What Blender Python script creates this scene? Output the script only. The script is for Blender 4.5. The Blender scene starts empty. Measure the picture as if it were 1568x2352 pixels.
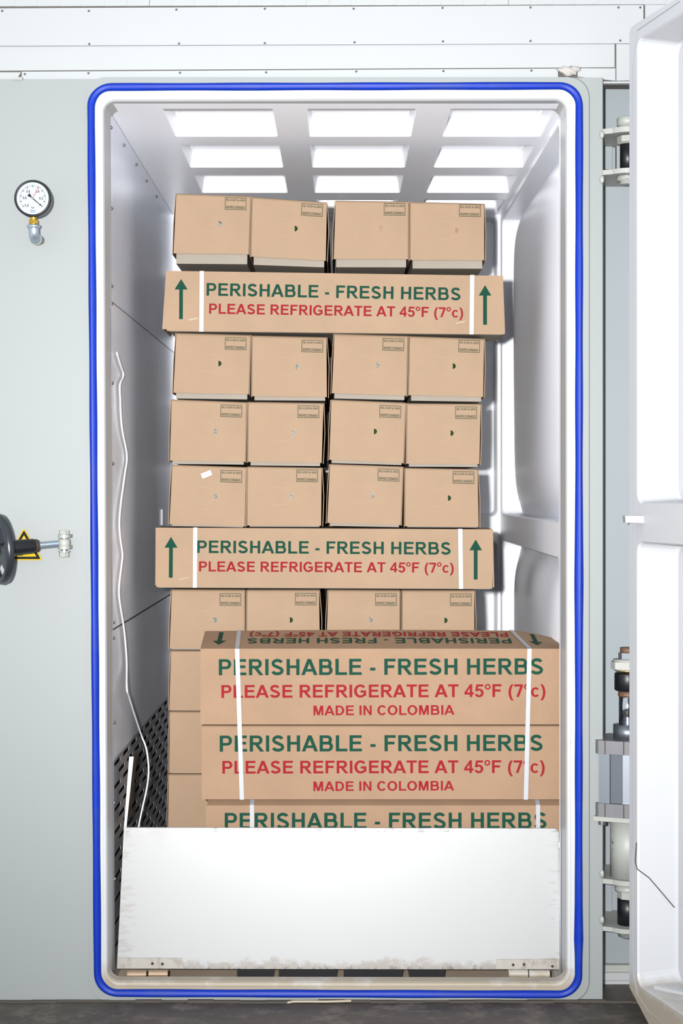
import bpy, bmesh, math, random
from mathutils import Vector, Matrix
random.seed(7)
SC = bpy.context.scene
COL = SC.collection

# ------------------------------------------------------------------ camera
F, CX, CY, CZ, D0 = 3826.0, 784.0, 1125.0, 1.413, 4.6     # focal length in px (1568x2352 frame), horizon, eye height, distance to the steel front
cam_d = bpy.data.cameras.new('camera'); cam = bpy.data.objects.new('camera', cam_d); COL.objects.link(cam)
cam.location = (0, -D0, CZ); cam.rotation_euler = (math.pi / 2, 0, 0)
cam_d.sensor_width = 36; cam_d.sensor_fit = 'AUTO'; cam_d.lens = F / 2352 * 36
cam_d.shift_y = -(1176 - CY) / 2352; cam_d.clip_start = 0.05
SC.camera = cam

# ------------------------------------------------------------------ light: room ambience + the photographer's flash just left of the lens
w = bpy.data.worlds.new('room'); SC.world = w; w.use_nodes = True
bg = w.node_tree.nodes['Background']; bg.inputs[0].default_value = (0.86, 0.93, 1.0, 1); bg.inputs[1].default_value = 1.08
fl = bpy.data.lights.new('flash', 'SPOT'); fl.energy = 2260; fl.shadow_soft_size = 0.045; fl.color = (1.0, 0.985, 0.965)
fl.spot_size = math.radians(78); fl.spot_blend = 1.0
flo = bpy.data.objects.new('flash', fl); COL.objects.link(flo); flo.location = (-0.17, -4.58, 1.48)
flo.rotation_euler = (Vector((0.05, 0, 1.95)) - flo.location).to_track_quat('-Z', 'Y').to_euler()
SC.view_settings.view_transform = 'Standard'; SC.view_settings.look = 'None'
SC.view_settings.gamma = 1.0; SC.view_settings.use_curve_mapping = False
SC.view_settings.exposure = 0.0
SC.cycles.diffuse_bounces = 8

# ------------------------------------------------------------------ helpers
def P(px, py, Y):
    "point seen at pixel (px, py) standing Y metres behind the steel front"
    d = Y + D0
    return Vector(((px - CX) * d / F, Y, CZ - (py - CY) * d / F))

def PX(px, Y): return (px - CX) * (Y + D0) / F
def PZ(py, Y): return CZ - (py - CY) * (Y + D0) / F

def s2l(c):
    c = c / 255.0
    return c / 12.92 if c <= 0.04045 else ((c + 0.055) / 1.055) ** 2.4
ALB = 0.78                                             # light balance put into colour: surfaces outside the cabin darkened against stronger lights
def RGBi(r, g, b): return (s2l(r), s2l(g), s2l(b), 1)
def RGB(r, g, b): return tuple(ALB * c for c in RGBi(r, g, b)[:3]) + (1,)

class NT:
    def __init__(s, m): s.t = m.node_tree; s.n = s.t.nodes; s.l = s.t.links; s.b = s.n['Principled BSDF']
    def add(s, kind, **kw):
        n = s.n.new(kind)
        for k, v in kw.items():
            if k in n.inputs: n.inputs[k].default_value = v
            else: setattr(n, k, v)
        return n
    def link(s, a, b): s.l.new(a, b)

def mat(name, col, rough=0.5, metal=0.0, var=0.0, vscale=6.0, bump=0.0, bscale=60.0, stretch=None, spec=0.5, dark=None, dscale=9.0, dlo=0.62, dhi=0.75):
    m = bpy.data.materials.new(name); m.use_nodes = True
    t = NT(m); b = t.b
    b.inputs['Base Color'].default_value = col; b.inputs['Roughness'].default_value = rough
    b.inputs['Metallic'].default_value = metal; b.inputs['Specular IOR Level'].default_value = spec
    co = t.add('ShaderNodeTexCoord'); src = co.outputs['Object']
    if stretch:
        mp = t.add('ShaderNodeMapping'); mp.inputs['Scale'].default_value = stretch
        t.link(src, mp.inputs['Vector']); src2 = mp.outputs['Vector']
    else: src2 = src
    out = None
    if var > 0:
        nz = t.add('ShaderNodeTexNoise', Scale=vscale, Detail=6.0, Roughness=0.6); t.link(src2, nz.inputs['Vector'])
        mx = t.add('ShaderNodeMix', data_type='RGBA')
        mx.inputs[6].default_value = tuple(c * (1 - var) for c in col[:3]) + (1,)
        mx.inputs[7].default_value = tuple(min(1, c * (1 + var * 0.7)) for c in col[:3]) + (1,)
        t.link(nz.outputs['Fac'], mx.inputs[0]); out = mx.outputs[2]
    if dark:
        nz = t.add('ShaderNodeTexNoise', Scale=dscale, Detail=9.0, Roughness=0.72); t.link(src, nz.inputs['Vector'])
        mr = t.add('ShaderNodeMapRange'); mr.inputs[1].default_value = dlo; mr.inputs[2].default_value = dhi
        t.link(nz.outputs['Fac'], mr.inputs[0])
        mx = t.add('ShaderNodeMix', data_type='RGBA'); mx.inputs[6].default_value = col; mx.inputs[7].default_value = dark
        if out: t.link(out, mx.inputs[6])
        t.link(mr.outputs[0], mx.inputs[0]); out = mx.outputs[2]
    if out: t.link(out, b.inputs['Base Color'])
    if bump > 0:
        nz = t.add('ShaderNodeTexNoise', Scale=bscale, Detail=4.0); t.link(src2, nz.inputs['Vector'])
        bp = t.add('ShaderNodeBump', Strength=bump, Distance=0.002); t.link(nz.outputs['Fac'], bp.inputs['Height'])
        t.link(bp.outputs['Normal'], b.inputs['Normal'])
    return m

def cardboard(name, col):
    m = bpy.data.materials.new(name); m.use_nodes = True; t = NT(m); b = t.b
    b.inputs['Roughness'].default_value = 0.75; b.inputs['Specular IOR Level'].default_value = 0.25
    co = t.add('ShaderNodeTexCoord')
    mp = t.add('ShaderNodeMapping'); mp.inputs['Scale'].default_value = (1.0, 1.0, 0.25); t.link(co.outputs['Object'], mp.inputs['Vector'])
    n1 = t.add('ShaderNodeTexNoise', Scale=9.0, Detail=5.0); t.link(co.outputs['Object'], n1.inputs['Vector'])
    n2 = t.add('ShaderNodeTexNoise', Scale=420.0, Detail=3.0); t.link(mp.outputs['Vector'], n2.inputs['Vector'])
    ad = t.add('ShaderNodeMath', operation='MULTIPLY_ADD'); ad.inputs[1].default_value = 0.45
    t.link(n2.outputs['Fac'], ad.inputs[0]); t.link(n1.outputs['Fac'], ad.inputs[2])
    mx = t.add('ShaderNodeMix', data_type='RGBA')
    mx.inputs[6].default_value = tuple(c * 0.84 for c in col[:3]) + (1,); mx.inputs[7].default_value = tuple(min(1, c * 1.10) for c in col[:3]) + (1,)
    t.link(ad.outputs[0], mx.inputs[0]); t.link(mx.outputs[2], b.inputs['Base Color'])
    bp = t.add('ShaderNodeBump', Strength=0.25, Distance=0.0008); t.link(n1.outputs['Fac'], bp.inputs['Height']); t.link(bp.outputs['Normal'], b.inputs['Normal'])
    return m

M = {}
M['panel'] = mat('grey_green_paint', RGB(134, 139, 139), 0.5, spec=0.3, var=0.03, vscale=2.5, dark=RGB(119, 121, 119), dscale=26, dlo=0.70, dhi=0.80)
M['panel2'] = mat('grey_blue_paint', RGB(130, 138, 142), 0.5, spec=0.3, var=0.04, vscale=4, dark=RGB(96, 96, 92), dscale=40, dlo=0.72, dhi=0.80)
M['white'] = mat('white_gelcoat', RGBi(224, 227, 233), 0.38, var=0.02, vscale=3)
M['door'] = mat('door_white', RGB(180, 182, 186), 0.4, var=0.02, vscale=3)
M['whiterough'] = mat('white_wall_board', RGB(157, 160, 162), 0.6, var=0.03, vscale=5, bump=0.1, bscale=30)
M['rim'] = mat('white_rim_paint', RGB(186, 188, 190), 0.4, var=0.03, vscale=8, dark=RGB(142, 136, 126), dscale=18, dlo=0.66, dhi=0.78)
def floor_grime(m, z1, z0, col, amt):
    "dirt caked on near the floor, broken up by noise"
    t_ = NT(m); src_ = t_.b.inputs['Base Color'].links[0].from_socket
    co_ = t_.add('ShaderNodeNewGeometry'); sx_ = t_.add('ShaderNodeSeparateXYZ'); t_.link(co_.outputs['Position'], sx_.inputs[0])
    mr_ = t_.add('ShaderNodeMapRange'); mr_.inputs[1].default_value = z1; mr_.inputs[2].default_value = z0; mr_.inputs[4].default_value = 0.62; t_.link(sx_.outputs['Z'], mr_.inputs[0])
    nz_ = t_.add('ShaderNodeTexNoise', Scale=9.0, Detail=8.0, Roughness=0.7); t_.link(co_.outputs['Position'], nz_.inputs['Vector'])
    ad_ = t_.add('ShaderNodeMath', operation='ADD'); t_.link(mr_.outputs[0], ad_.inputs[0]); t_.link(nz_.outputs['Fac'], ad_.inputs[1])
    m2_ = t_.add('ShaderNodeMapRange'); m2_.inputs[1].default_value = 0.72; m2_.inputs[2].default_value = 1.05; m2_.inputs[4].default_value = amt; t_.link(ad_.outputs[0], m2_.inputs[0])
    mx_ = t_.add('ShaderNodeMix', data_type='RGBA'); mx_.inputs[7].default_value = col; t_.link(m2_.outputs[0], mx_.inputs[0]); t_.link(src_, mx_.inputs[6]); t_.link(mx_.outputs[2], t_.b.inputs['Base Color'])
floor_grime(M['rim'], 0.16, 0.035, RGB(146, 132, 108), 0.85)
floor_grime(M['door'], 0.15, 0.07, RGB(158, 146, 124), 0.85)
M['sill'] = mat('stained_sill_paint', RGB(152, 144, 130), 0.5, var=0.22, vscale=9, dark=RGB(104, 88, 70), dscale=14, dlo=0.5, dhi=0.72)
M['inner'] = mat('satin_interior_paint', RGBi(240, 243, 250), 0.34, var=0.03, vscale=5, spec=0.5, dark=RGBi(248, 248, 250), dscale=60, dlo=0.68, dhi=0.76)
M['steel'] = mat('brushed_steel', RGBi(232, 238, 250), 0.32, metal=0.4, var=0.07, vscale=5, stretch=(1, 6, 0.8), bump=0.08, bscale=9)
M['perf'] = mat('perforated_steel', RGBi(180, 182, 188), 0.34, metal=0.7, var=0.05)
M['black_void'] = mat('dark_cavity', RGB(22, 22, 24), 0.9)
M['gasket'] = mat('blue_rubber', RGB(3, 42, 150), 0.42, spec=0.14, var=0.25, vscale=7, dark=RGB(26, 52, 138), dscale=5, dlo=0.5, dhi=0.72)
M['card'] = cardboard('cardboard', RGB(151, 127, 104))
M['card2'] = cardboard('cardboard_dark', RGB(144, 117, 94))  # slightly darker cardboard, mainly for the front stack
M['tray'] = cardboard('cardboard_tray', RGB(142, 134, 123))
M['cut'] = mat('cut_line', RGB(162, 138, 114), 0.8)
M['slit'] = mat('torn_paper', RGB(172, 160, 142), 0.8)
M['green'] = mat('green_ink', RGB(14, 62, 48), 0.8, spec=0.15, var=0.08, vscale=30)
M['red'] = mat('red_ink', RGB(134, 26, 34), 0.8, spec=0.15, var=0.08, vscale=30)
M['dgreen'] = mat('stamp_ink', RGB(20, 54, 40), 0.8, spec=0.15)
M['strap'] = mat('white_plastic_strap', RGB(162, 166, 171), 0.45)
M['herb'] = mat('herb_leaves', RGB(26, 54, 20), 0.7, var=0.5, vscale=300, spec=0.1)
M['bagw'] = mat('bagged_herbs', RGB(140, 160, 164), 0.4, spec=0.2, dark=RGB(12, 34, 16), dscale=330, dlo=0.46, dhi=0.50)
M['sticker'] = mat('white_sticker', RGB(176, 176, 177), 0.5)
M['ink'] = mat('blue_ink', RGB(60, 70, 110), 0.6)
M['brass'] = mat('brass', RGB(214, 168, 70), 0.3, metal=0.9)
M['galv'] = mat('galvanised', RGB(178, 190, 202), 0.32, metal=0.8, var=0.15, vscale=60)
M['chrome'] = mat('chrome', RGB(214, 216, 220), 0.12, metal=1.0)
M['alu'] = mat('aluminium', RGB(122, 128, 136), 0.42, metal=0.85)
M['cast'] = mat('cast_aluminium', RGB(112, 112, 116), 0.5, metal=0.6, var=0.12, vscale=60)
M['black'] = mat('black_plastic', RGB(17, 18, 22), 0.4, spec=0.35)
M['blackpaint'] = mat('chipped_black_paint', RGB(34, 38, 44), 0.28, dark=RGB(120, 124, 130), dscale=45, dlo=0.64, dhi=0.70)
M['grime'] = mat('grey_paint_grimy', RGB(150, 153, 148), 0.5, var=0.08, vscale=30, dark=RGB(58, 46, 36), dscale=32, dlo=0.60, dhi=0.68)
M['lug'] = mat('cream_paint', RGB(150, 152, 147), 0.5, var=0.1, vscale=25, dark=RGB(70, 58, 46), dscale=45, dlo=0.66, dhi=0.74)
M['dial'] = mat('dial_white', RGB(154, 159, 165), 0.4)
M['dialink'] = mat('dial_black', RGB(14, 15, 18), 0.7, spec=0.15)
M['dialred'] = mat('dial_red', RGB(190, 40, 60), 0.5)
M['logo'] = mat('dial_blue', RGB(84, 112, 132), 0.5)
M['yellow'] = mat('warning_yellow', RGB(176, 146, 0), 0.6, spec=0.2)
M['wood'] = mat('rusted_rod', RGB(94, 68, 50), 0.6, var=0.2, vscale=60)
M['rustbrown'] = mat('rust_brown', RGB(52, 37, 27), 0.7, var=0.3, vscale=40)
M['screw'] = mat('screw_zinc', RGB(120, 122, 124), 0.35, metal=0.8)
M['wire'] = mat('white_cable', RGBi(214, 216, 217), 0.4)
M['foam'] = mat('expanding_foam', RGB(164, 160, 155), 0.8, bump=0.6, bscale=90)
M['dirtline'] = mat('dark_joint', RGB(70, 64, 58), 0.9)
M['joint2'] = mat('grey_joint', RGB(110, 110, 112), 0.7)
M['floor'] = mat('worn_concrete', RGB(68, 62, 55), 0.55, var=0.7, vscale=9, stretch=(0.6, 1.5, 1), bump=0.8, bscale=30, dark=RGB(104, 97, 88), dscale=13, dlo=0.50, dhi=0.70)
M['chfloor'] = mat('dirty_chamber_floor', RGBi(176, 160, 142), 0.55, var=0.25, vscale=6)

M['joint3'] = mat('seam_grey', RGB(84, 84, 80), 0.8)
OFF = {}
def finish(o, smooth=False):
    if smooth:
        for p in o.data.polygons: p.use_smooth = True
    return o

def obj(name, bm, m, parent=None, smooth=False, label=None, origin=None):
    "bm holds world coordinates; the mesh is moved to the frame of its thing"
    if parent is not None: off = OFF[parent.name]
    elif origin is not None: off = Vector(origin)
    else:
        xs = [v.co for v in bm.verts]
        off = Vector(((min(v.x for v in xs) + max(v.x for v in xs)) / 2, (min(v.y for v in xs) + max(v.y for v in xs)) / 2, min(v.z for v in xs)))
    bmesh.ops.recalc_face_normals(bm, faces=bm.faces[:])
    for v in bm.verts: v.co -= off
    me = bpy.data.meshes.new(name); bm.to_mesh(me); bm.free()
    me.materials.append(M[m])
    o = bpy.data.objects.new(name, me); COL.objects.link(o)
    if parent is not None: o.parent = parent
    else: o.location = off
    OFF[o.name] = off
    if label: o['label'] = label
    return finish(o, smooth)

def thing(name, loc, label, cat, group=None):
    o = bpy.data.objects.new(name, None); COL.objects.link(o); o.location = loc; o.empty_display_size = 0.05
    OFF[o.name] = Vector(loc); return tag(o, label, cat, group)

def tag(o, label, cat, group=None):
    o['label'] = label; o['category'] = cat
    if group: o['group'] = group
    return o

def struct(name, bm, m, label=None, smooth=False, origin=None):
    o = obj(name, bm, m, None, smooth, label, origin); o['kind'] = 'structure'; return o

def BM(): return bmesh.new()

def hexa(bm, p8):
    v = [bm.verts.new(p) for p in p8]
    for f in ((0, 1, 2, 3), (4, 7, 6, 5), (0, 4, 5, 1), (1, 5, 6, 2), (2, 6, 7, 3), (3, 7, 4, 0)):
        bm.faces.new([v[i] for i in f])

def box(bm, x0, x1, y0, y1, z0, z1):
    hexa(bm, [(x0, y0, z0), (x1, y0, z0), (x1, y0, z1), (x0, y0, z1), (x0, y1, z0), (x1, y1, z0), (x1, y1, z1), (x0, y1, z1)])

def pslab(bm, quad, Y0, Y1, Yref=None):
    "slab whose face is the pixel quad on the plane Yref (default Y0), running straight back from Y0 to Y1"
    r = Y0 if Yref is None else Yref
    q = [P(x, y, r) for x, y in quad]
    hexa(bm, [(p.x, Y0, p.z) for p in q] + [(p.x, Y1, p.z) for p in q])

def frame_of(d):
    d = Vector(d).normalized()
    a = Vector((0, 0, 1)) if abs(d.z) < 0.9 else Vector((1, 0, 0))
    u = d.cross(a).normalized(); return u, d.cross(u).normalized()

def cyl(bm, p0, p1, r0, r1=None, n=20, ang=0.0, caps=True):
    p0, p1 = Vector(p0), Vector(p1); r1 = r0 if r1 is None else r1
    u, v = frame_of(p1 - p0); a, b = [], []
    for i in range(n):
        t = 2 * math.pi * i / n + ang; dv = u * math.cos(t) + v * math.sin(t)
        a.append(bm.verts.new(p0 + dv * r0)); b.append(bm.verts.new(p1 + dv * r1))
    for i in range(n):
        j = (i + 1) % n; bm.faces.new((a[i], a[j], b[j], b[i]))
    if caps: bm.faces.new(a[::-1]); bm.faces.new(b)

def lathe(bm, p0, axis, prof, n=32, cap0=True, cap1=True):
    "prof: (distance along axis, radius)"
    p0 = Vector(p0); ax = Vector(axis).normalized(); u, v = frame_of(ax); rows = []
    for t, r in prof:
        rows.append([bm.verts.new(p0 + ax * t + (u * math.cos(2 * math.pi * i / n) + v * math.sin(2 * math.pi * i / n)) * r) for i in range(n)])
    for a, b in zip(rows, rows[1:]):
        for i in range(n):
            j = (i + 1) % n; bm.faces.new((a[i], a[j], b[j], b[i]))
    if cap0: bm.faces.new(rows[0][::-1])
    if cap1: bm.faces.new(rows[-1])

def tube(bm, pts, r, n=8, closed=False):
    pts = [Vector(p) for p in pts]; N = len(pts); rows = []; prev = None
    for i, p in enumerate(pts):
        a = pts[(i - 1) % N] if (closed or i > 0) else p; b = pts[(i + 1) % N] if (closed or i < N - 1) else p
        d = (b - a).normalized()
        if prev is None: u, v = frame_of(d)
        else:
            u = (prev - d * prev.dot(d)).normalized(); v = d.cross(u)
        prev = u
        rows.append([bm.verts.new(p + (u * math.cos(2 * math.pi * k / n) + v * math.sin(2 * math.pi * k / n)) * r) for k in range(n)])
    rng = range(N) if closed else range(N - 1)
    for i in rng:
        a, b = rows[i], rows[(i + 1) % N]
        for k in range(n):
            bm.faces.new((a[k], a[(k + 1) % n], b[(k + 1) % n], b[k]))
    if not closed: bm.faces.new(rows[0][::-1]); bm.faces.new(rows[-1])

def smooth_pts(pts, k=6):
    pts = [Vector(p) for p in pts]; out = []
    for i in range(len(pts) - 1):
        p0 = pts[max(i - 1, 0)]; p1 = pts[i]; p2 = pts[i + 1]; p3 = pts[min(i + 2, len(pts) - 1)]
        for j in range(k):
            t = j / k
            out.append(0.5 * ((2 * p1) + (p2 - p0) * t + (2 * p0 - 5 * p1 + 4 * p2 - p3) * t * t + (3 * p1 - p0 - 3 * p2 + p3) * t ** 3))
    out.append(pts[-1]); return out

def rquad(c, r, n=6):
    "rounded quad: c = four corners (tl, tr, br, bl) as 2-D tuples; r radius or four radii"
    rs = r if isinstance(r, (list, tuple)) else [r] * 4; out = []
    for i in range(4):
        p = Vector(c[i]); a = (Vector(c[i - 1]) - p).normalized(); b = (Vector(c[(i + 1) % 4]) - p).normalized(); q = rs[i]
        cen = p + (a + b) * q
        for k in range(n + 1):
            t = k / n * math.pi / 2
            out.append(tuple(cen - b * q * math.cos(t) - a * q * math.sin(t)))
    return out

def rrect(x0, y0, x1, y1, r, n=5): return rquad([(x0, y1), (x1, y1), (x1, y0), (x0, y0)], r, n)

def loft(bm, loops, close_last=False):
    rows = [[bm.verts.new(p) for p in l] for l in loops]
    for a, b in zip(rows, rows[1:]):
        n = len(a)
        for i in range(n):
            j = (i + 1) % n; bm.faces.new((a[i], a[j], b[j], b[i]))
    if close_last: bm.faces.new(rows[-1])
    return rows

def fill(bm, loops):
    es = []
    for l in loops:
        vs = [bm.verts.new(p) for p in l]
        for i in range(len(vs)): es.append(bm.edges.new((vs[i], vs[(i + 1) % len(vs)])))
    bmesh.ops.triangle_fill(bm, use_beauty=True, use_dissolve=False, edges=es)

def dome(bm, p, axis, r, h, n=10):
    lathe(bm, p, axis, [(0, r), (h * 0.6, r * 0.85), (h, r * 0.45)], n)

# ------------------------------------------------------------------ lettering: bold grotesque capitals drawn as polygons (cap height 1)
def arc(cx, cy, rx, ry, a0, a1, n=14):
    return [(cx + rx * math.cos(math.radians(a0 + (a1 - a0) * i / n)), cy + ry * math.sin(math.radians(a0 + (a1 - a0) * i / n))) for i in range(n + 1)]
def band(outer, inner): return [[outer[i], outer[i + 1], inner[i + 1], inner[i]] for i in range(len(outer) - 1)]
def ring(cx, cy, rx, ry, tx, ty, a0, a1, n=14): return band(arc(cx, cy, rx, ry, a0, a1, n), arc(cx, cy, rx - tx, ry - ty, a0, a1, n))
def R_(x0, y0, x1, y1): return [(x0, y0), (x1, y0), (x1, y1), (x0, y1)]
def stroke(pts, wd):
    out = []; L = []; Rr = []
    for i, p in enumerate(pts):
        a = Vector(pts[max(i - 1, 0)]); b = Vector(pts[min(i + 1, len(pts) - 1)]); d = (b - a).normalized(); nn = Vector((-d.y, d.x)) * wd / 2
        q = Vector(p); L.append(tuple(q + nn)); Rr.append(tuple(q - nn))
    return band(L, Rr)
V_, H_ = 0.205, 0.17
def bowl(x, y0, y1, xr, v=V_, h=H_):
    ry = (y1 - y0) / 2; cy = (y0 + y1) / 2; cx = xr - ry * 0.98
    return [R_(x, y1 - h, cx, y1), R_(x, y0, cx, y0 + h)] + ring(cx, cy, xr - cx, ry, v, h, -90, 90)
def sshape(wd):
    pts = arc(0.465, 0.725, 0.275, 0.19, 20, 90, 7) + arc(0.465, 0.725, 0.265, 0.19, 97, 240, 12) + [(0.47, 0.505)]
    pts += arc(0.465, 0.275, 0.29, 0.19, 60, -90, 12) + arc(0.465, 0.275, 0.30, 0.19, -97, -165, 7)
    return stroke(pts, wd)
def glyph(c):
    S = 0.102
    if c == ' ': return 0.388, []
    if c == 'I': return 0.388, [R_(S, 0, S + V_, 1)]
    if c == 'H': return 1.008, [R_(S, 0, S + V_, 1), R_(0.70, 0, 0.905, 1), R_(S, 0.43, 0.9, 0.60)]
    if c == 'E': return 0.932, [R_(S, 0, S + V_, 1), R_(S, 0.83, 0.855, 1), R_(S, 0.44, 0.81, 0.61), R_(S, 0, 0.875, 0.17)]
    if c == 'F': return 0.853, [R_(S, 0, S + V_, 1), R_(S, 0.83, 0.80, 1), R_(S, 0.425, 0.72, 0.595)]
    if c == 'L': return 0.853, [R_(S, 0, S + V_, 1), R_(S, 0, 0.82, 0.17)]
    if c == 'T': return 0.853, [R_(0.324, 0, 0.529, 1), R_(0.03, 0.83, 0.823, 1)]
    if c == 'P': return 0.932, [R_(S, 0, S + V_, 1)] + bowl(S, 0.375, 1, 0.872)
    if c == 'R': return 1.008, [R_(S, 0, S + V_, 1)] + bowl(S, 0.415, 1, 0.90) + [[(0.42, 0.42), (0.62, 0.47), (1.0, 0), (0.755, 0)]]
    if c == 'B': return 1.008, [R_(S, 0, S + V_, 1)] + bowl(S, 0.44, 1, 0.875) + bowl(S, 0, 0.60, 0.935)
    if c == 'D':
        return 1.008, [R_(S, 0, S + V_, 1), R_(S, 0.83, 0.46, 1), R_(S, 0, 0.46, 0.17)] + ring(0.46, 0.5, 0.475, 0.5, V_, H_, -90, 90)
    if c == 'O': return 1.087, ring(0.543, 0.5, 0.485, 0.517, 0.215, 0.175, 0, 360, 28)
    if c == 'C': return 1.008, ring(0.525, 0.5, 0.465, 0.517, 0.215, 0.175, 38, 322, 24)
    if c == 'G': return 1.087, ring(0.545, 0.5, 0.485, 0.517, 0.215, 0.175, 40, 318, 24) + [R_(0.56, 0.38, 0.985, 0.55), R_(0.79, 0.13, 0.985, 0.5), [(0.79, 0.10), (0.985, 0.13), (0.985, 0.25), (0.79, 0.2)]]
    if c == 'S': return 0.932, sshape(0.19)
    if c == 'A': return 1.008, [[(0, 0), (0.215, 0), (0.61, 1), (0.39, 1)], [(0.39, 1), (0.61, 1), (1.008, 0), (0.785, 0)], R_(0.26, 0.21, 0.75, 0.375)]
    if c == 'M': return 1.163, [R_(S, 0, 0.29, 1), R_(0.873, 0, 1.061, 1), [(S, 1), (0.385, 1), (0.668, 0), (0.495, 0)], [(1.061, 1), (0.778, 1), (0.495, 0), (0.668, 0)]]
    if c == 'N': return 1.008, [R_(S, 0, 0.295, 1), R_(0.713, 0, 0.905, 1), [(S, 1), (0.30, 1), (0.905, 0), (0.707, 0)]]
    if c == 'X': return 0.932, [[(0, 0), (0.25, 0), (0.915, 1), (0.67, 1)], [(0.02, 1), (0.27, 1), (0.932, 0), (0.68, 0)]]
    if c == '-': return 0.465, [R_(0.075, 0.27, 0.40, 0.445)]
    if c == '.': return 0.388, [R_(0.1, 0, 0.29, 0.19)]
    if c == '4': return 0.777, [R_(0.44, 0, 0.625, 1), R_(0.03, 0.2, 0.745, 0.365), [(0.03, 0.365), (0.22, 0.365), (0.50, 0.80), (0.46, 1)]]
    if c == '5': return 0.777, [R_(0.17, 0.82, 0.70, 0.99), [(0.17, 0.99), (0.07, 0.47), (0.24, 0.45), (0.33, 0.99)]] + ring(0.375, 0.325, 0.35, 0.34, 0.20, 0.16, 140, -160, 18)
    if c == '7': return 0.777, [R_(0.06, 0.81, 0.72, 0.98), [(0.52, 0.82), (0.72, 0.82), (0.42, 0), (0.22, 0)]]
    if c == '0': return 0.777, ring(0.388, 0.5, 0.33, 0.515, 0.19, 0.16, 0, 360, 24)
    if c == '1': return 0.777, [R_(0.35, 0, 0.545, 1), [(0.1, 0.66), (0.35, 0.8), (0.42, 1), (0.1, 0.82)]]
    if c == '2': return 0.777, stroke(arc(0.38, 0.71, 0.235, 0.2, 165, -20, 12) + [(0.52, 0.5), (0.16, 0.1)], 0.18) + [R_(0.04, 0, 0.71, 0.17)]
    if c == '3': return 0.777, ring(0.37, 0.735, 0.30, 0.27, 0.18, 0.15, 150, -90, 14) + ring(0.38, 0.29, 0.33, 0.30, 0.19, 0.15, 90, -150, 14)
    if c == '6': return 0.777, ring(0.395, 0.32, 0.335, 0.335, 0.19, 0.15, 0, 360, 20) + ring(0.42, 0.5, 0.36, 0.515, 0.19, 0.15, 50, 190, 12)
    if c == '8': return 0.777, ring(0.388, 0.745, 0.285, 0.27, 0.17, 0.14, 0, 360, 18) + ring(0.388, 0.285, 0.335, 0.30, 0.18, 0.15, 0, 360, 20)
    if c == 'o': return 0.51, ring(0.255, 0.80, 0.225, 0.225, 0.115, 0.105, 0, 360, 18)       # ordinal ring
    if c == 'q': return 0.853, ring(0.427, 0.37, 0.37, 0.385, 0.19, 0.15, 0, 360, 18)          # lower-case o
    if c == 'c': return 0.777, ring(0.40, 0.37, 0.345, 0.385, 0.19, 0.15, 42, 318, 18)
    if c == '(': return 0.465, band(arc(0.62, 0.355, 0.53, 0.77, 124, 236, 14), arc(0.70, 0.355, 0.42, 0.72, 122, 238, 14))
    if c == ')': return 0.465, band(arc(-0.155, 0.355, 0.53, 0.77, 56, -56, 14), arc(-0.235, 0.355, 0.42, 0.72, 58, -58, 14))
    if c == 'b': return 0.853, [R_(0.09, 0, 0.27, 1)] + ring(0.45, 0.37, 0.34, 0.385, 0.18, 0.15, 0, 360, 18)
    if c == 'a': return 0.777, ring(0.36, 0.24, 0.29, 0.25, 0.16, 0.13, 0, 360, 16) + stroke(arc(0.36, 0.52, 0.22, 0.16, 160, 0, 8) + [(0.60, 0)], 0.17)
    if c == 'r': return 0.543, [R_(0.09, 0, 0.27, 0.73)] + stroke(arc(0.44, 0.42, 0.26, 0.24, 165, 80, 6), 0.17)
    return 0.5, []
def text_polys(s):
    x = 0; out = []
    for c in s:
        wd, ps = glyph(c)
        for p in ps: out.append([(u + x, v) for u, v in p])
        x += wd
    xs = [u for p in out for u, v in p]
    return out, min(xs), max(xs)
EPS = 2.5e-5
def words(s, a, b):
    "split a line of text into its words with the baseline ends of each"
    polys, x0, x1 = text_polys(s); out = []; x = 0; ws_ = []
    for w_ in s.split(' '):
        wd = sum(glyph(c)[0] for c in w_); pw, q0, q1 = text_polys(w_); ws_.append((w_, x + q0, x + q1)); x += wd + glyph(' ')[0]
    f = lambda u: (a[0] + (b[0] - a[0]) * (u - x0) / (x1 - x0), a[1] + (b[1] - a[1]) * (u - x0) / (x1 - x0))
    return [(w_, f(u0), f(u1)) for w_, u0, u1 in ws_]
def lettering(bm, s, a, b, cap, place):
    "text from baseline point a to b (2-D), cap height along the perpendicular, place() maps 2-D to the surface; y grows downwards like pixels"
    polys, x0, x1 = text_polys(s)
    ax, ay = a; bx, by = b; dx, dy = bx - ax, by - ay; L = math.hypot(dx, dy)
    nx, ny = dy / L, -dx / L
    for i, p in enumerate(polys):
        vs = []
        for u, v in p:
            t = (u - x0) / (x1 - x0)
            vs.append(bm.verts.new(place(ax + dx * t + nx * v * cap, ay + dy * t + ny * v * cap) - Vector((0, (i % 12) * EPS, 0))))
        bm.faces.new(vs)
def polys2(bm, polys, place):
    for i, p in enumerate(polys): bm.faces.new([bm.verts.new(place(*q) - Vector((0, (i % 12) * EPS, 0))) for q in p])
def obj_print(name, bm, m, parent): return obj(name, bm, m, parent)

# ================================================================== THE SETTING
# floor ---------------------------------------------------------------
b = BM(); box(b, -2.2, 2.4, -5.4, 0.9, -0.1, 0.0)
floor = struct('floor', b, 'floor')
b = BM()
for i in range(26):
    x = -1.0 + i * 0.072; box(b, x, x + 0.072, -0.006 - 0.012 * random.random(), 0.0, 0.0, 0.004 + 0.003 * random.random())
obj('dirt_line', b, 'dirtline', floor)

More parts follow.
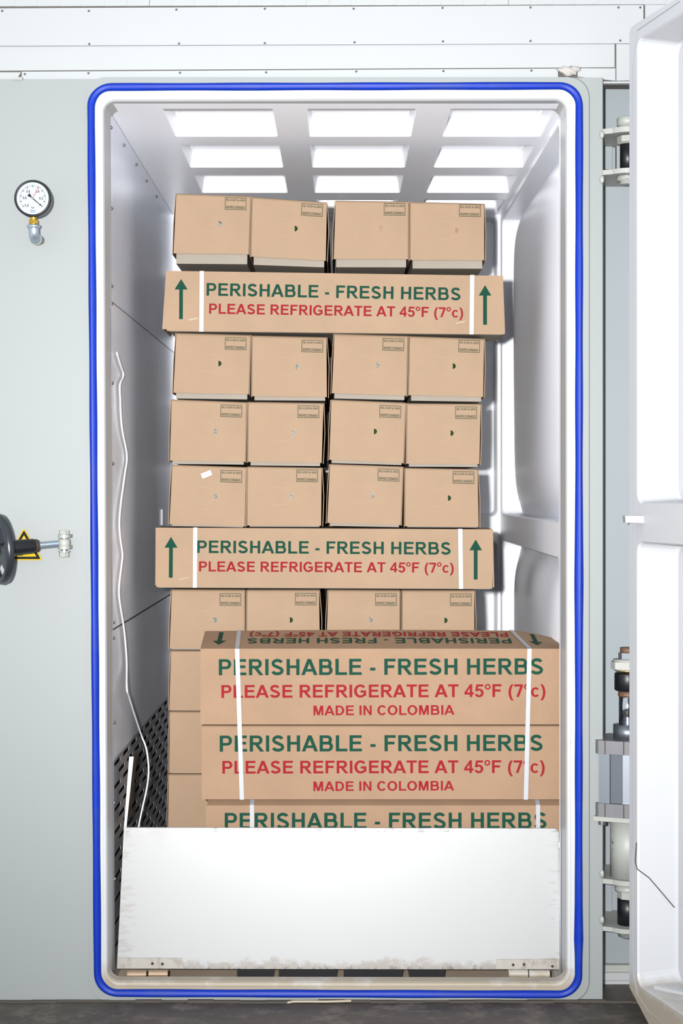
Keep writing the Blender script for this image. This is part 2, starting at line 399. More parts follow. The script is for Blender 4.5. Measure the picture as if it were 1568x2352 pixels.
# steel front with the rounded opening --------------------------------
GC = [(209, 200.5), (1329.5, 197.5), (1328, 2283.5), (224.5, 2280)]      # seal centre line
def inset(c, l, t, r, bo): return [(c[0][0] + l, c[0][1] + t), (c[1][0] - r, c[1][1] + t), (c[2][0] - r, c[2][1] - bo), (c[3][0] + l, c[3][1] - bo)]
hole = inset(GC, 6, 6, 6, 6)
def lp(c, r, Y, n=6): return [P(x, y, Y) for x, y in rquad(c, r, n)]
b = BM()
outer = [(-420, 183), (1383, 178), (1383, 2297), (-420, 2299)]
fill(b, [[P(x, y, 0.004) for x, y in outer], lp(hole, 40, 0.004)])
fill(b, [[Vector((P(x, y, 0.004).x, 0.05, P(x, y, 0.004).z)) for x, y in outer], [Vector((p.x, 0.05, p.z)) for p in lp(hole, 40, 0.004)]])
loft(b, [[P(x, y, 0.004) for x, y in outer], [Vector((P(x, y, 0.004).x, 0.05, P(x, y, 0.004).z)) for x, y in outer]])
wall_front = struct('wall_front', b, 'panel')
b = BM()
fo = [(196, 177), (1352, 177), (1352, 2300), (206, 2300)]
fill(b, [lp(fo, 46, -0.001), lp(hole, 40, -0.001)])
loft(b, [lp(fo, 46, -0.001), [Vector((p.x, 0.004, p.z)) for p in lp(fo, 46, -0.001)]])
obj('flange_plate', b, 'panel', wall_front)
b = BM(); tube(b, [p + Vector((0.0006, 0.0, 0)) for p in lp(fo, 46, -0.001) if p.x > PX(1280, 0)], 0.0008, 5); obj('flange_seam', b, 'joint3', wall_front)
b = BM(); cyl(b, P(1380, 180, 0.012), P(1380, 2296, 0.012), 0.006, n=10)
obj('edge_weld', b, 'panel', wall_front, True)

# rim and jamb --------------------------------------------------------
rim_in = [(237.5, 231), (1299.5, 228), (1301, 2257), (247, 2255)]
rim_e = [(232, 224), (1305, 221), (1307, 2264), (241, 2262)]
b = BM()
def back(loop, Y): return [Vector((p.x, Y, p.z)) for p in loop]
def sink(loop, Y): return [Vector((p.x, Y, p.z if p.z > 0.12 else 0.004)) for p in loop]
L0 = lp(hole, 40, 0.002); L1 = lp(rim_e, 34, 0.0); L2 = lp(rim_in, 26, 0.0)
loft(b, [back(L0, 0.03), L0, back(L1, 0.001), [p.lerp(q, 0.55) + Vector((0, 0.0035, 0)) for p, q in zip(L1, L2)], back(L2, 0.012), back(L2, 0.05), sink(L2, 0.053), sink(L2, 0.126)])
trim1 = struct('trim_1', b, 'rim', smooth=False)
b = BM()                                                                 # thin bead line around the rim
tube(b, [p + Vector((0, 0.0005, 0)) for p in back(lp([(230, 221), (1308, 218), (1310, 2266), (239, 2264)], 36, 0.0), 0.0)], 0.0014, 6, True)
obj('rim_bead', b, 'rim', trim1, True)
b = BM()                                                                 # stained sill along the bottom
box(b, -0.645, 0.619, 0.012, 0.05, -0.02, PZ(2257, 0.012))
sill = struct('trim_2', b, 'sill')
b = BM(); cyl(b, P(252, 2262, 0.03), P(1296, 2264, 0.03), 0.010, n=12); obj('rounded_sill_edge', b, 'sill', sill, True)

# blue seal -----------------------------------------------------------
b = BM()
gl = []
for x, y in rquad(GC, 46, 8): gl.append((x, y))
dense = []
for i in range(len(gl)):
    a, c = Vector(gl[i]), Vector(gl[(i + 1) % len(gl)]); k = max(1, int((c - a).length / 40))
    for j in range(k): dense.append(a.lerp(c, j / k))
rows = []
N = len(dense)
for i, p in enumerate(dense):
    t = (dense[(i + 1) % N] - dense[i - 1]).normalized(); nn = Vector((t.y, -t.x))
    wv = 8.8 + 0.4 * math.sin(i * 0.9) + (2.2 * math.exp(-((p.y - 2150) / 40) ** 2) + 2.2 * math.exp(-((p.y - 1340) / 90) ** 2) if p.x > 1000 else 0)
    prof = [(-1, -0.0015), (-0.95, -0.006), (-0.55, -0.0125), (-0.1, -0.0115), (0.2, -0.0145), (0.7, -0.011), (0.97, -0.005), (1, -0.0015)]
    rows.append([b.verts.new(P(p.x + nn.x * wv * u, p.y + nn.y * wv * u, 0) + Vector((0, d, 0))) for u, d in prof])
for i in range(N):
    A, B = rows[i], rows[(i + 1) % N]
    for k in range(len(A) - 1): b.faces.new((A[k], A[k + 1], B[k + 1], B[k]))
gk = obj('door_seal', b, 'gasket', None, True)
tag(gk, 'blue rubber seal running around the chamber opening', 'seal')

# chamber interior ----------------------------------------------------
XL_t, XL_b, XR, ZC, YB = -0.6572, -0.6455, 0.6195, CZ + 1.0737, 1.9
def xl(z): t = (z - 0.1) / (ZC - 0.1); return XL_b + (XL_t - XL_b) * t
# ceiling with 12 pockets
b = BM()
colsx = [(-0.505, -0.193), (-0.098, 0.212), (0.306, 0.606)]
rowsy = [(0.095, 0.465), (0.587, 0.951), (1.082, 1.423), (1.559, 1.86)]
loops = [[(-0.70, 0.03, ZC), (0.70, 0.03, ZC), (0.70, YB, ZC), (-0.70, YB, ZC)]]
for x0, x1 in colsx:
    for y0, y1 in rowsy: loops.append([(x, y, ZC) for x, y in rrect(x0, y0, x1, y1, 0.012, 3)])
fill(b, loops)
ceil = struct('ceiling', b, 'inner')
for x0, x1 in colsx:
    for y0, y1 in rowsy:
        b = BM()
        def cl(i, dz): return [(x, y, ZC + dz) for x, y in rrect(x0 + i, y0 + i, x1 - i, y1 - i, 0.012, 3)]
        loft(b, [cl(0, 0), cl(0.002, 0.004), cl(0.010, 0.050), cl(0.016, 0.057)], True)
        obj('pocket', b, 'white', ceil)

# left wall: black backing as painted-in dark behind the slots, three steel sheets
b = BM()
hexa(b, [(xl(0) - 0.02, 0.1, 0), (xl(0) - 0.02, YB, 0), (xl(ZC) - 0.02, YB, ZC), (xl(ZC) - 0.02, 0.088, ZC), (xl(0) - 0.06, 0.088, 0), (xl(0) - 0.06, YB, 0), (xl(ZC) - 0.06, YB, ZC), (xl(ZC) - 0.06, 0.088, ZC)])
wall_left = struct('wall_left', b, 'black_void')
zs1, zs2, zs3 = PZ(690, 0.1), PZ(1447, 0.1), PZ(1752, 0.1)
def sheet(z0, z1, out, y0=0.122, y1=YB):
    b = BM(); n = 14; rows = []
    for i in range(n + 1):
        y = y0 + (y1 - y0) * i / n
        wv = 0.0025 * math.sin(i * 1.1 + z0 * 5)
        rows.append([b.verts.new((xl(z) + out + wv * math.sin(math.pi * k / 6), y, z)) for k, z in enumerate([z0 + (z1 - z0) * k / 6 for k in range(7)])])
    for A, B in zip(rows, rows[1:]):
        for k in range(6): b.faces.new((A[k], A[k + 1], B[k + 1], B[k]))
    return b
o = obj('steel_sheet', sheet(zs1 - 0.02, ZC - 0.002, 0.0), 'steel', wall_left)
o = obj('steel_sheet', sheet(zs2 + 0.001, zs1, 0.0018), 'steel', wall_left)
o = obj('steel_sheet', sheet(zs3, zs2 - 0.004, 0.0), 'steel', wall_left)
# perforated lower sheet, real slots
b = BM(); pitch_y, pitch_z, sl, sh = 0.19, 0.0325, 0.13, 0.0125
z = zs3; r = 0
while z > 0.06:
    z0 = z - pitch_z; y = 0.125; k = 0
    first = pitch_y if r % 2 == 0 else pitch_y * 0.5
    while y < 1.55:
        y1 = y + (first if k == 0 else pitch_y)
        if y1 - y > 0.15:
            cy_, cz_ = (y + y1) / 2, (z + z0) / 2
            ho = [(cy_ - sl / 2, cz_), (cy_ - sl / 2 + 0.004, cz_ - sh / 2), (cy_ + sl / 2 - 0.004, cz_ - sh / 2), (cy_ + sl / 2, cz_), (cy_ + sl / 2 - 0.004, cz_ + sh / 2), (cy_ - sl / 2 + 0.004, cz_ + sh / 2)]
            ou = [(y, cz_), (y, z0), (y1, z0), (y1, cz_), (y1, z), (y, z)]
            A = [b.verts.new((xl(q[1]), q[0], q[1])) for q in ou]; B = [b.verts.new((xl(q[1]), q[0], q[1])) for q in ho]; C = [b.verts.new((xl(q[1]) - 0.0015, q[0], q[1])) for q in ho]
            for i in range(6):
                j = (i + 1) % 6; b.faces.new((A[i], A[j], B[j], B[i])); b.faces.new((B[i], B[j], C[j], C[i]))
        else:
            A = [b.verts.new((xl(q[1]), q[0], q[1])) for q in ((y, z0), (y1, z0), (y1, z), (y, z))]; b.faces.new(A)
        y = y1; k += 1
    A = [b.verts.new((xl(q[1]), q[0], q[1])) for q in ((y, z0), (YB, z0), (YB, z), (y, z))]; b.faces.new(A)
    z = z0; r += 1
A = [b.verts.new((xl(q[1]), q[0], q[1])) for q in ((0.125, 0), (YB, 0), (YB, z), (0.125, z))]; b.faces.new(A)
obj('perforated_sheet', b, 'perf', wall_left, label='dark steel sheet with staggered horizontal slots')
for z_, m_ in ((zs1, 'dirtline'), (zs2 - 0.002, 'rustbrown')):
    b = BM(); tube(b, [(xl(z_) + 0.0015, y_, z_) for y_ in (0.127, 0.6, 1.2, YB)], 0.0014, 5); obj('seam', b, m_, wall_left)
b = BM(); tube(b, [(xl(z_) + 0.0008, 0.1265, z_) for z_ in (0.05, 0.8, 1.6, ZC - 0.01)], 0.0011, 5); obj('seam', b, 'joint2', wall_left)
b0 = BM(); dome(b0, (0, 0, 0), (1, 0, 0), 0.0055, 0.005)
me_s = bpy.data.meshes.new('screw_head'); b0.to_mesh(me_s); b0.free(); me_s.materials.append(M['screw'])
def screw(parent, p, axis, s=1.0):
    o = bpy.data.objects.new('screw', me_s); COL.objects.link(o); o.parent = parent
    o.location = Vector(p) - OFF[parent.name]; o.rotation_euler = Vector(axis).to_track_quat('X', 'Z').to_euler(); o.scale = (s, s, s)
for py in (292, 478, 657, 697, 880, 1065, 1430, 1466, 1660, 1845, 2020):
    z = PZ(py, 0.13); screw(wall_left, (xl(z) + 0.001, 0.136, z), (1, 0, 0))
for Y in (0.42, 0.72, 1.0, 1.3): screw(wall_left, (xl(ZC - .03) + 0.001, Y, ZC - 0.035), (1, 0, 0))

# right wall: rib plane with two bulging pockets
b = BM()
zt0, zt1 = PZ(1203, 0.1), ZC - 0.03
zb0, zb1 = 0.12, PZ(1282, 0.1)
yp0, yp1 = 0.14, 1.83
pk = [(yp0, zt0, yp1, zt1), (yp0, zb0, yp1, zb1)]
loops = [[(XR, 0.11, -0.02), (XR, YB, -0.02), (XR, YB, ZC), (XR, 0.11, ZC)]]
for a, c, d, e in pk: loops.append([(XR, y, z) for y, z in rrect(a, c, d, e, 0.03, 4)])
fill(b, loops)
wall_right = struct('wall_right', b, 'inner')
for a, c, d, e in pk:
    b = BM()
    def rl(i, dx): return [(XR + dx, y, z) for y, z in rrect(a + i, c + i, d - i, e - i, 0.03, 4)]
    loft(b, [rl(0, 0), rl(0.003, 0.005), rl(0.006, 0.075)])
    obj('pocket_side', b, 'white', wall_right)
    b = BM(); n, k = 30, 40; g = []
    for i in range(n + 1):
        u = i / n; row = []
        for j in range(k + 1):
            v = j / k
            bu = (1 - abs(2 * u - 1) ** 5) * (1 - abs(2 * v - 1) ** 10)
            dent = 0.006 * math.sin(u * 19 + 3 * v) * math.exp(-((v - 0.93) / 0.12) ** 2) if c < 1 else 0.003 * math.sin(u * 9 + 5 * v)
            row.append(b.verts.new((XR + 0.075 - 0.066 * bu + dent * bu, a + (d - a) * u, c + (e - c) * v)))
        g.append(row)
    for A, B in zip(g, g[1:]):
        for j in range(k): b.faces.new((A[j], A[j + 1], B[j + 1], B[j]))
    obj('pocket_skin', b, 'inner', wall_right, True)

# back wall with pockets
b = BM()
xr1 = PX(1143, YB)
zc1 = PZ(497, YB); zm1 = PZ(1187, YB); zm0 = PZ(1243, YB)
bp_ = [(0.24, zm1, xr1, zc1), (0.24, 0.15, xr1, zm0), (-0.2, zm1, 0.2, zc1), (-0.2, 0.15, 0.2, zm0), (-0.62, zm1, -0.25, zc1), (-0.62, 0.15, -0.25, zm0)]
loops = [[(-0.72, YB, -0.02), (0.76, YB, -0.02), (0.76, YB, ZC + 0.02), (-0.72, YB, ZC + 0.02)]]
for a, c, d, e in bp_: loops.append([(x, YB, z) for x, z in rrect(a, c, d, e, 0.02, 4)])
fill(b, loops)
wall_back = struct('wall_back', b, 'white')
for a, c, d, e in bp_:
    b = BM()
    def bl_(i, dy): return [(x, YB + dy, z) for x, z in rrect(a + i, c + i, d - i, e - i, 0.02, 4)]
    loft(b, [bl_(0, 0), bl_(0.004, 0.006), bl_(0.012, 0.05)], True); obj('pocket', b, 'white', wall_back)
# chamber floor
b = BM(); box(b, -0.70, 0.72, 0.03, YB + 0.06, -0.02, 0.008)
struct('floor_chamber', b, 'chfloor')

# room wall above ------------------------------------------------------
YW = 0.03
b = BM(); box(b, -1.6, 1.6, YW + 0.004, YW + 0.06, PZ(192, YW), 3.4)
M['joint'] = mat('dark_board_joint', RGB(84, 80, 76), 0.9)
wall_top = struct('wall_top', b, 'joint')
def board(name, quad, y0, m='whiterough', parent=wall_top):
    b = BM(); pslab(b, quad, y0, YW + 0.004); return obj(name, b, m, parent)
x = -120
for i in range(36):
    x1 = x + 51.5
    board('rib', [(x, -260), (x1 - (1.0 if i % 16 == 8 else 0.15), -260), (x1 - (1.0 if i % 16 == 8 else 0.15), 14.5 - i * 0.15), (x, 15 - i * 0.15)], YW + (0.001 if i % 8 else -0.001)); x = x1
board('board', [(-60, 19.5), (1477, 11.5), (1477, 99.5), (-60, 105.5)], YW - 0.006)
board('board', [(1481, 11), (1640, 10), (1640, 190), (1481, 190)], YW + 0.001)
board('board', [(-60, 107), (1411, 101), (1411, 153.5), (1285, 155), (800, 158), (-60, 166)][:4][:2] + [(1411, 154.5), (-60, 162.6)], YW - 0.002)
board('board', [(50, 164.6), (1281, 157.4), (1281, 178), (50, 182.5)], YW - 0.004)
board('board', [(-60, 166), (48, 166), (38, 182), (-60, 182)], YW - 0.001)
board('board', [(1326, 156.6), (1413, 157), (1413, 185.5), (1326, 176)], YW - 0.006)
board('board', [(1415, 101), (1479, 101), (1479, 184), (1415, 185.5)], YW - 0.004)
board('board', [(1330, 188), (1500, 186), (1500, 191), (1330, 191.5)], YW - 0.014)
b = BM(); box(b, PX(30, 0), PX(51, 0), 0.0, 0.03, PZ(183, 0), PZ(177, 0)); obj('gap', b, 'lug', wall_top)
b = BM()
bmesh.ops.create_icosphere(b, subdivisions=3, radius=1.0)
fc = P(1304, 163, YW - 0.006)
for v in b.verts:
    n_ = 1 + 0.25 * math.sin(v.co.x * 7 + v.co.z * 5) + 0.15 * math.sin(v.co.z * 13)
    v.co = fc + Vector((v.co.x * 0.030 * n_, v.co.y * 0.012, v.co.z * 0.014 * n_))
obj('foam_patch', b, 'foam', wall_top, True)
for px, py in [(5, 25), (204, 25), (405, 22), (608, 20), (812, 20), (1016, 18), (1218, 17), (1420, 17), (1470, 17), (205, 101), (411, 100), (608, 99), (814, 97), (1017, 95), (1218, 94), (1424, 93)]:
    screw(wall_top, P(px, py, YW - 0.006), (0, -1, 0), 0.6)
for px, py in [(57, 170), (203, 168), (413, 167), (611, 166), (818, 164), (1018, 163), (1220, 162), (1332, 157)]:
    screw(wall_top, P(px, py, YW - 0.004), (0, -1, 0), 0.6)

# room wall behind the hinges -----------------------------------------
YR = 0.19
b = BM(); box(b, PX(1300, YR), 1.9, YR, YR + 0.05, 0, PZ(188, YR))
wall_right_room = struct('wall_side', b, 'panel2')
b = BM(); box(b, PX(1300, YR), PX(1700, YR), YR - 0.022, YR, PZ(2228, YR), PZ(2212, YR)); obj('ledge', b, 'lug', wall_right_room)
for i in range(4):
    z0 = PZ(2300 - i * 18, YR) if i else 0.0
    b = BM(); box(b, PX(1300, YR), PX(1700, YR), YR - 0.03 - 0.001 * (i % 2), YR, max(0.0, PZ(2302 - i * 19, YR)), PZ(2284 - i * 19, YR)); obj('board', b, 'whiterough', wall_right_room)
b = BM(); box(b, PX(1300, YR), PX(1403, YR), YR - 0.02, YR, PZ(392, YR), PZ(325, YR)); obj('cover_plate', b, 'panel2', wall_right_room)
b = BM(); box(b, PX(1412, YR), PX(1424, YR), YR - 0.03, YR, PZ(395, YR), PZ(322, YR)); obj('rib', b, 'panel', wall_right_room)
b = BM(); box(b, PX(1300, YR), PX(1402, YR), YR - 0.02, YR, PZ(2098, YR), PZ(2008, YR)); obj('cover_plate', b, 'panel2', wall_right_room)
b = BM(); box(b, PX(1300, YR), PX(1403, YR), YR - 0.03, YR, PZ(1993, YR), PZ(1987, YR)); obj('ledge', b, 'panel', wall_right_room)

# open chamber door at the right --------------------------------------
AD = math.radians(15); dv = Vector((math.sin(AD), -math.cos(AD), 0)); nv = Vector((math.cos(AD), math.sin(AD), 0))   # along the door, into the door
DP = Vector((PX(1445, -0.12), -0.12, 0))
def DO(s, e, z): p = DP + dv * s + nv * e; return Vector((p.x, p.y, z))
dz0, dz1, DW = -0.0 + 0.012, 2.655, 1.45
outer = [(0.0, 0.075), (0.12, dz0), (DW, dz0), (DW, dz1), (0.012, dz1), (0.0, dz1 - 0.015)]
pkd = [(0.048, PZ(1157, -0.17), DW - 0.06, 2.612), (0.048, 0.095, DW - 0.06, PZ(1243, -0.17))]
def dl(i, e, q): return [DO(s, e, z) for s, z in rrect(q[0] + i, q[1] + i, q[2] - i, q[3] - i, 0.03, 5)]
b = BM()
fill(b, [[DO(s, 0, z) for s, z in outer]] + [dl(0, 0, q) for q in pkd])
loft(b, [[DO(s, 0, z) for s, z in outer], [DO(s, 0.17, z) for s, z in outer]], True)
door = struct('door_1', b, 'door', label='open chamber door with white dished inner face')
for q in pkd:
    b = BM(); loft(b, [dl(0, 0, q), dl(0.003, 0.006, q), dl(0.010, 0.105, q), dl(0.016, 0.112, q)], True); obj('pocket', b, 'door', door)
b = BM(); tube(b, [DO(0.022, -0.0002, z) for z in (0.16, 0.8, 1.6, 2.55)] + [DO(0.05, -0.0002, 2.635), DO(0.3, -0.0002, 2.642)], 0.0012, 6); obj('seam', b, 'panel', door)
b = BM(); tube(b, [DO(0.022, -0.0002, 0.45), DO(0.022, -0.0002, 0.2), DO(0.026, -0.0002, 0.12), DO(0.05, -0.0002, 0.07), DO(0.12, -0.0002, 0.045), DO(0.4, -0.0002, 0.035)], 0.0015, 6); obj('seam', b, 'lug', door)
def dpx(px, py, e=None, s=None):
    "point of the door seen at px, py on the plane s = const (pocket side wall)"
    base = DO(s, 0, 0); k = (px - CX) / F
    # base.x + nv.x*e = k*(base.y + nv.y*e + D0)
    e = (k * (base.y + D0) - base.x) / (nv.x - k * nv.y); p = DO(s, e, 0)
    return Vector((p.x, p.y - 0.001, PZ(py, p.y)))
ck = [dpx(1461, 1935, s=0.047), dpx(1458, 1980, s=0.047), dpx(1463, 1996, s=0.0505), dpx(1490, 2016, s=0.053), dpx(1515, 2045, s=0.055), dpx(1548, 2084, s=0.060)]
b = BM(); tube(b, ck, 0.0016, 6); obj('crack', b, 'dirtline', door)
sb = DP + dv * 0.03
b = BM()
q = [P(1430, 1184, -0.17), P(1475, 1185, -0.17), P(1475, 1201, -0.17), P(1431, 1200, -0.17)]
hexa(b, [(p.x, -0.205, p.z) for p in q] + [(p.x, -0.165, p.z) for p in q]); obj('stop_block', b, 'whiterough', door, label='white block at the door edge')
b = BM(); tube(b, [DO(0.10 + 0.02 * i, 0.03 + 0.012 * i, 0.10) for i in range(8)], 0.012, 8); obj('drain_tube', b, 'whiterough', door)

# ================================================================== CARTONS
ORD = ['leftmost', 'second from the left', 'third from the left', 'rightmost']
def end_box(c, ybot, label, group, stamp=None, hole=None, fill_m='herb', flL=0.0, flR=0.0, yf=0.58, depth=1.0, hidden=False, tray_dy=6):
    (x0, y0), (x1, y1), (x2, y2), (x3, y3) = c            # front panel corners tl, tr, br, bl (pixels on the plane yf)
    Z = lambda x, y, Y=yf: P(x, y, yf)
    org = P((x2 + x3) / 2, ybot, yf); org.y = yf + depth / 2
    t = thing('cardboard_box', org, label, 'box', group)
    b = BM()
    th = 0.004; fd = 5.5
    fq = [(x0 + 0.6, y0 + fd), (x1 - 0.6, y1 + fd), (x2 - 0.6, y2), (x3 + 0.6, y3)]
    for k in range(2):                                    # soft fold from the front panel to the top
        (ya, da), (yb_, db) = ((fd, 0.0), (fd * 0.4, 0.0022), (0, 0.008))[k:k + 2]
        Q = [P(x0 + 0.6, y0 + ya, yf) + Vector((0, da, 0)), P(x1 - 0.6, y1 + ya, yf) + Vector((0, da, 0)), P(x1 - 0.6, y1 + yb_, yf) + Vector((0, db, 0)), P(x0 + 0.6, y0 + yb_, yf) + Vector((0, db, 0))]
        hexa(b, Q + [p + Vector((0, 0.004, -0.001 if k else 0)) for p in Q])
    if hole:
        hx, hy = hole
        D_ = [(hx - 2.6, hy + 6.5), (hx - 2.6, hy - 6.5)] + [(hx - 2.6 + 7.2 * math.sin(math.pi * k / 8), hy - 6.5 * math.cos(math.pi * k / 8)) for k in range(1, 8)]
        fill(b, [[P(*q, yf) for q in fq], [P(*q, yf) for q in D_]])
        loft(b, [[P(*q, yf) for q in D_], [P(*q, yf) + Vector((0, th, 0)) for q in D_]])
        pq = [P(*q, yf) for q in fq]; loft(b, [pq, [p + Vector((0, th, 0)) for p in pq]])
    else: pslab(b, fq, yf, yf + th)
    pslab(b, [(x0 + 0.2, y0), (x1 - 0.2, y1), (x1 - 0.2, y1 + 2.2), (x0 + 0.2, y0 + 2.2)], yf + 0.0085, yf + depth, yf)      # top
    for s, (xa, ya), (xb, yb), f in ((-1, (x0, y0), (x3, y3), flL), (1, (x1, y1), (x2, y2), flR)):                       # side walls, bowed where there is room
        xm, ym = (xa + xb) / 2 + s * f, (ya + yb) / 2; xb2 = xb + s * f * 0.55
        for q in ([(xa + s * 0.2, ya + 1), (xa + s * 1.6, ya + 1), (xm + s * 1.6, ym), (xm + s * 0.2, ym)], [(xm + s * 0.2, ym), (xm + s * 1.6, ym), (xb2 + s * 1.6, yb + 2), (xb2 + s * 0.2, yb + 2)]):
            pslab(b, q, yf + 0.001, yf + depth, yf)
    pslab(b, [(x0 + 0.6, y0 + 2), (x1 - 0.6, y1 + 2), (x2 - 0.6, y2), (x3 + 0.6, y3)], yf + depth - th, yf + depth, yf)
    lid = obj('lid', b, 'card', t)
    b = BM()
    pslab(b, [(x0 + 5, y0 + 4), (x1 - 4, y1 + 4), (x2 - 4.5, ybot + (y2 - y3) * 0.6), (x3 + 6, ybot)], yf + 0.007, yf + depth - 0.008, yf)
    obj('tray', b, 'tray', t, label='paler cardboard tray under the lid')
    pl = lambda x, y: P(x, y, yf) + Vector((0, -0.0006, 0))
    sl = (y1 - y0) / (x1 - x0)
    if hole and not hidden:
        for sgn, dyy in ((-1, -20), (1, 19)):
            b = BM(); pts = [(hx - 43, hy + dyy - 43 * sl), (hx - 20, hy + dyy - 20 * sl)] + [(hx - 20 + 17 * math.sin(math.radians(a)), hy + dyy - sgn * 13 * (1 - math.cos(math.radians(a)))) for a in (20, 40, 60, 78)]
            for s_ in stroke(pts, 0.8): b.faces.new([b.verts.new(pl(*q)) for q in s_])
            obj('tab_cut', b, 'cut', lid)
        b = BM(); pslab(b, [(hx - 8, hy - 10), (hx + 8, hy - 10), (hx + 8, hy + 10), (hx - 8, hy + 10)], yf + 0.0042, yf + 0.0065, yf); obj('contents', b, fill_m, t)
    if stamp and not hidden:
        sx, sy = stamp; b = BM()
        def sp(u, v): return pl(sx + u - v * sl * 0.6, sy + v + u * sl)
        w2, h2, k = 24.6, 14, 1.15
        polys2(b, [R_(-w2, -h2, w2, -h2 + k), R_(-w2, h2 - k, w2, h2), R_(-w2, -h2, -w2 + k, h2), R_(w2 - k, -h2, w2, h2)], sp)
        lettering(b, 'REG. ICA EXP. Nq. 000038', (-21.6, -5.8), (21.8, -5.8), 4.6, sp)
        lettering(b, 'INSPECCIONADO', (-21.8, 11.2), (21.2, 11.2), 5.8, sp)
        obj('stamp', b, 'dgreen', lid)
    return t, lid

G1 = 'end-on cardboard boxes stacked in rows'
rowsD = {
 'A': ([((404, 443.6), (575, 449.5), (571.5, 584), (397.8, 582)), ((579, 451.6), (751, 464), (748.4, 599), (576, 589.3)), ((769.7, 459.7), (937.4, 462), (937, 595.5), (765.5, 595)), ((942, 462.8), (1112, 466.7), (1112, 597.7), (941.5, 597))],
       [605, 607.5, 613, 616], [(541, 468), (716.5, 482.5), (906, 481), (1079, 484)], [(505, 514), (679, 525), (874, 525), (1048, 530)], ['bagw', 'herb', 'card', 'card2'], 'topmost row'),
 'C': ([((404, 764), (575, 768.8), (571.6, 905.4), (397.5, 902)), ((579, 770), (750, 774), (751, 912), (578, 910)), ((767, 766), (936, 770.8), (933, 909), (761.4, 903)), ((940.5, 771.4), (1112, 777.5), (1109.5, 911.6), (938, 907.6))],
       [915, 919, 915, 920], [(541, 789.5), (717, 795), (903, 791.5), (1077, 795.5)], [(504, 835), (682, 842), (867, 838), (1042, 841)], ['herb', 'bagw', 'bagw', 'herb'], 'row under the upper strapped box'),
 'D': ([((393.5, 917), (566, 923.6), (563.6, 1060.7), (389.5, 1058)), ((570, 922.8), (743, 925.5), (739, 1063.4), (569, 1060.7)), ((760, 917.5), (931, 924.5), (926.5, 1063.7), (755.3, 1056)), ((934.5, 926), (1104, 927.5), (1101, 1066), (933, 1065))],
       [1065.5, 1069, 1063.5, 1072], [(531, 944), (708, 946), (896, 945.5), (1070, 948)], [(495, 991), (674, 994), (861, 991), (1037, 995)], ['bagw', 'bagw', 'herb', 'herb'], 'middle row between the strapped boxes'),
 'E': ([((395, 1067.4), (565, 1072.8), (562.3, 1209), (388.5, 1204)), ((568.5, 1071.4), (739, 1074), (737.8, 1207.5), (567, 1206.8)), ((756.8, 1065.5), (925, 1071.4), (920.6, 1206), (750.7, 1201)), ((930, 1074.5), (1097, 1077.5), (1099.5, 1210), (929.3, 1208.7))],
       [1208.5, 1210, 1208, 1211], [(531, 1094), (705, 1093), (892, 1091), (1064, 1097)], [(494, 1140), (670, 1140), (855, 1138), (1031, 1144)], ['bagw', 'bagw', 'bagw', 'herb'], 'row resting on the lower strapped box'),
 'G': ([((394, 1354), (561.5, 1355), (561, 1490), (388.7, 1489)), ((567, 1355), (733, 1355), (735, 1490), (566, 1490)), ((753, 1355), (918, 1356), (917, 1490), (748.5, 1490)), ((923.6, 1356), (1089.6, 1356), (1089.5, 1490), (923, 1490))],
       [1492.5, 1493, 1493, 1493], [(529, 1377), (702, 1376), (886, 1377), (1058, 1378)], [(493, 1424), (668, 1424), (851, 1423), (1023, 1425)], ['bagw', 'herb', 'bagw', 'herb'], 'row under the lower strapped box'),
}
for rk, (cs, yb, st, ho, fm, rl_) in rowsD.items():
    for i in range(4):
        t, lid = end_box(cs[i], yb[i], 'cardboard box end, %s in the %s' % (ORD[i], rl_), G1, st[i], ho[i], fm[i],
                         flL=(2.0, 0, 2.0, 0)[i], flR=(0, 4.0, 0, 2.5)[i])
        if rk == 'A':
            for p in t.children:
                pass
        if rk == 'E' and i == 0:
            c, s = math.cos(math.radians(-22)), math.sin(math.radians(-22)); b = BM()
            stp = [(474 + u * c - v * s, 1089.5 + u * s + v * c) for u, v in ((-12, -6), (12, -6), (12, 6), (-12, 6))]
            pslab(b, stp, 0.5792, 0.5798, 0.58); sk = obj('sticker', b, 'sticker', lid, label='small white tilted paper sticker')
            b = BM()
            for k in range(6):
                u = -6 + k * 2.3; v = 1.2 * math.sin(k * 2.1) + 0.4
                for s_ in stroke([(474 + uu * c - vv * s, 1089.5 + uu * s + vv * c) for uu, vv in ((u, v - 1.4), (u + 0.8, v + 0.2), (u + 1.5, v + 1.1))], 0.55):
                    b.faces.new([b.verts.new(P(q[0], q[1], 0.58) + Vector((0, -0.0012, 0))) for q in s_])
            obj('handwriting', b, 'ink', lid)
# lower rows: the left column shows beside the long boxes, the rest stands behind them
H_ROWS = [((392, 1494.5), (388, 1631.5), 1632.8, 'second'), ((389.5, 1634.5), (387.5, 1775), 1776.8, 'third'), ((387, 1778.5), (384.7, 1928), 1929.5, 'fourth'), ((386, 1931), (385, 2098), 2104, None)]
names = {'second': 'plain cardboard box end left of the top front box, just above the perforated sheet', 'third': 'plain cardboard box end left of the middle front box', 'fourth': 'plain cardboard box end rising from behind the ramp, bottom of the left column'}
HID = 'cardboard box buried behind the long front boxes and the ramp'
for (ta, ba, yb, nm) in H_ROWS:
    for i in range(4):
        dx = (0, 177, 357, 535)[i]; cc = ((ta[0] + dx, ta[1]), (ta[0] + dx + 170, ta[1] + 1), (ba[0] + dx + 172, ba[1] + 1), (ba[0] + dx, ba[1]))
        vis = (i == 0 and nm)
        end_box(cc, yb, names[nm] if vis else HID, G1 if vis else 'cardboard boxes buried in the stack', hidden=True, flL=1.5 if i == 0 else 0)

